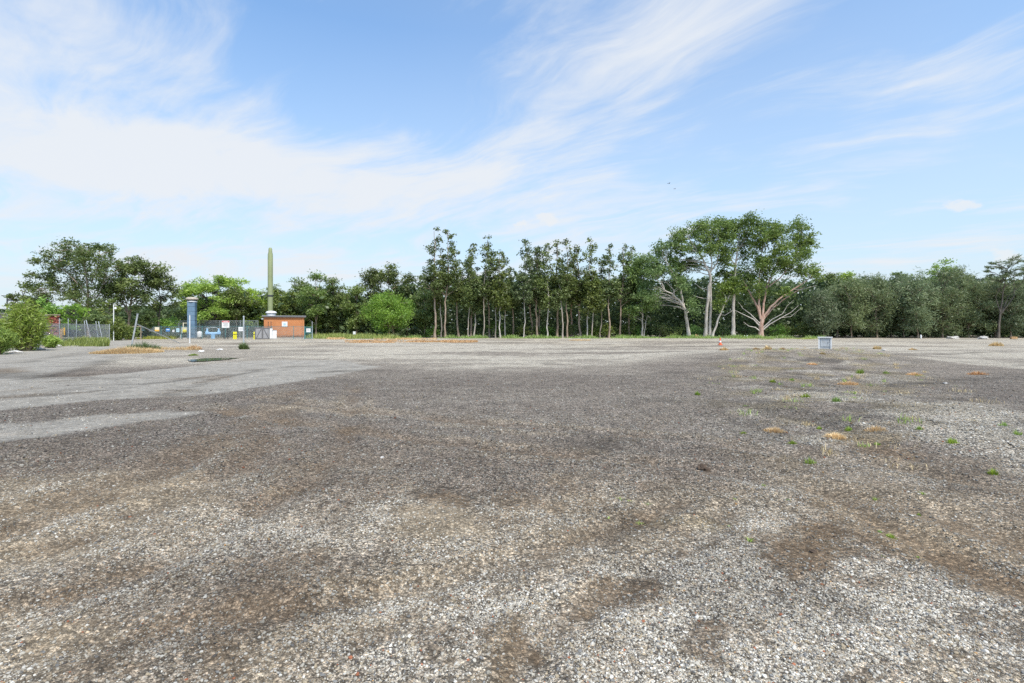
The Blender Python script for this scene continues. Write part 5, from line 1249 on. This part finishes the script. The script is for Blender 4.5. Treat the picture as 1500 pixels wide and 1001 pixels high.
# ------------------------------------------------------------------ small things on the lot
def lump(name, px, py, size, mat, label, cat, seed, flat=.6, group=None, lift=.25, Y=None):
    X, Yy = gp(px, py) if Y is None else PY(px, Y)
    import bmesh
    bm = bmesh.new(); bmesh.ops.create_icosphere(bm, subdivisions=3, radius=1)
    r = random.Random(seed); ph = [r.uniform(0, 6) for _ in range(6)]
    for v in bm.verts:
        c = v.co; k = 1 + .22 * math.sin(2.3 * c.x + ph[0]) * math.cos(2.9 * c.y + ph[1]) + .20 * math.sin(5 * c.z + 4 * c.x + ph[2]) + .16 * math.sin(9 * c.y + ph[3]) * math.sin(8 * c.x + ph[4])
        v.co = Vector((c.x * size * k, c.y * size * .8 * k, c.z * size * flat * k))
    me = bpy.data.meshes.new(name); bm.to_mesh(me); bm.free()
    o = mobj(name, me, M[mat]); o.location = (X, Yy, gz(X, Yy) + size * flat * lift); o.rotation_euler = (0, 0, r.uniform(0, 6.28))
    return tag(o, label, cat, group)
for a_ in ((1028, 684, .065, 'clod', 'larger dark earth clod in the middle gravel', 'clod', 1), (1035, 686, .045, 'clod', 'smaller clod touching the larger dark one on its right', 'clod', 2), (1191, 809, .024, 'clod', 'single dark clod on the brown soil patch', 'clod', 3),
           (12, 518, .40, 'rubble', 'leftmost pale concrete lump at the foot of the wattle bush', 'rubble', 4, .35), (24, 517, .35, 'rubble', 'second pale concrete lump at the foot of the wattle bush', 'rubble', 5, .35), (55, 513, .45, 'rubble', 'dusty concrete lump right of the wattle bush', 'rubble', 6, .35), (80, 508, .4, 'rubble', 'pale rubble lump below the red brick stack', 'rubble', 7, .5),
           (118, 504.5, .62, 'litter', 'crumpled white plastic sheet on the road edge', 'litter', 8, .28), (1395, 496.3, .8, 'rubble', 'pale flat block before the right trees, left one', 'rubble', 9, .4), (1440, 496.6, .8, 'rubble', 'pale flat block before the right trees, right one', 'rubble', 10, .4), (1485, 497, .5, 'log', 'brown stump-like lump at the right tree line', 'stump', 11, .7),
           (1385, 562, .07, 'rubble', 'pale stone on the right gravel near the rut', 'stone', 12), (1295, 514, .16, 'rubble', 'pale lump on the rubble crest', 'stone', 13), (560, 668, .028, 'rubble', 'lone pale stone in the dark gravel', 'stone', 14), (295, 515.5, .2, 'litter', 'small white scrap near the straw tuft', 'litter', 15, .4), (322, 513, .25, 'litter', 'white scrap between the two upright posts', 'litter', 16, .3)):
    lump({'clod': 'earth_clod', 'rubble': 'concrete_lump', 'litter': 'plastic_scrap', 'stump': 'stump', 'stone': 'stone'}[a_[5]], *a_)
X, Y = gp(1055, 506)
t = thing('traffic_cone', 'orange traffic cone standing alone on the far gravel', 'traffic cone', (X, Y, gz(X, Y)))
MB().box((0, 0, .03), (.40, .40, .06), bevel=.05).build('base', M['cone'], t)
MB().lathe([(.15, .05), (.115, .28)], (0, 0, 0), 16).build('cone_lower', M['cone'], t)
MB().lathe([(.117, .28), (.085, .45)], (0, 0, 0), 16).build('reflective_band', M['white'], t)
MB().lathe([(.085, .45), (.035, .74), (.03, .76)], (0, 0, 0), 16).build('cone_tip', M['cone'], t)

X, Y = gp(1208.5, 511); th = face_cam(X, Y)
t = thing('service_pillar', 'pale grey service box with overhanging white lid on the gravel crest', 'utility box', (X, Y, gz(X, Y)), th)
MB().box((0, 0, .42), (.80, .60, .94)).build('body', M['pit'], t)
MB().box((0, 0, .95), (1.08, .82, .07), bevel=.03).build('lid', M['white'], t)
for sx in (-1, 1):
    for sy in (-1, 1): MB().box((sx * .43, sy * .31, .45), (.10, .10, .93)).build('corner_post', M['white'], t)
pn = MB().box((0, -.32, .52), (.62, .02, .66)).build('door', M['pit'], t)
MB().box((.22, -.34, .52), (.03, .03, .12)).build('handle', M['darkmetal'], pn)
for k, px in enumerate((1090.6, 1094.4)):
    X, Y = PY(px, 91.5)
    tag(MB().lathe([(.10, -.1), (.10, .42), (.07, .5), (.02, .53)], (X, Y, gz(X, Y)), 10).build('white_peg', M['white']), ('left' if k == 0 else 'right') + ' one of two short white pegs before the pinkish gum', 'peg', 'white pegs')
X, Y = PY(1349, 88)
tag(MB().lathe([(.12, -.1), (.12, .5), (.06, .62), (.02, .66)], (X, Y, gz(X, Y)), 10).build('white_peg', M['white']), 'lone white peg before the right-hand trees', 'peg')
X, Y, th, s = site(519, 88)
t = thing('small_sign', 'tiny whitish sign on a post at the far grass edge', 'sign', (X, Y, gz(X, Y)), th)
MB().box((0, -.03, .95), (.42, .03, .5)).build('board', M['white'], t)
MB().box((0, .01, .5), (.07, .05, 1.2)).build('post', M['timber'], t)
X, Y = PY(1020, 90)
t = thing('fallen_branches', 'heap of brown fallen branches at the foot of the leaning gum', 'branches', (X, Y, gz(X, Y)))
for k in range(6):
    a_ = R.uniform(-.5, .5); MB().tube([(-.9 + k * .12, k * .12 - .3, .05), (0, k * .1 - .2, .2 + .1 * k), (.8 + a_, k * .14 - .4, .12 + .16 * abs(a_))], [.07, .06, .02], 5).build('branch', M['log'], t)
for px, py, sc_, lab in ((980, 269, 1.0, 'upper dark bird flying in the open sky'), (988.5, 277, .75, 'lower fainter bird flying in the open sky')):
    p = at(px, py, 75)
    t = thing('bird', lab, 'bird', p, .6, 'birds in flight')
    MB().tube([(-.14 * sc_, 0, 0), (-.05 * sc_, 0, 0), (.08 * sc_, 0, .01), (.15 * sc_, 0, .02), (.19 * sc_, 0, .01)], [.012 * sc_, .045 * sc_, .05 * sc_, .03 * sc_, .006], 8).build('body', M['bird'], t)
    for sy in (-1, 1):
        mb = MB(); mb.add([(.07 * sc_, 0, .02), (-.05 * sc_, 0, .02), (-.06 * sc_, sy * .16 * sc_, .09 * sc_), (.05 * sc_, sy * .16 * sc_, .10 * sc_), (-.04 * sc_, sy * .32 * sc_, .04 * sc_), (0, sy * .32 * sc_, .045 * sc_),
                           (.07 * sc_, 0, .0), (-.05 * sc_, 0, .0), (-.06 * sc_, sy * .16 * sc_, .075 * sc_), (.05 * sc_, sy * .16 * sc_, .085 * sc_), (-.04 * sc_, sy * .32 * sc_, .03 * sc_), (0, sy * .32 * sc_, .035 * sc_)],
                          [(0, 1, 2, 3), (3, 2, 4, 5), (6, 9, 8, 7), (9, 11, 10, 8), (0, 3, 9, 6), (3, 5, 11, 9), (1, 7, 8, 2), (2, 8, 10, 4), (4, 10, 11, 5)]); mb.build('wing', M['bird'], t)
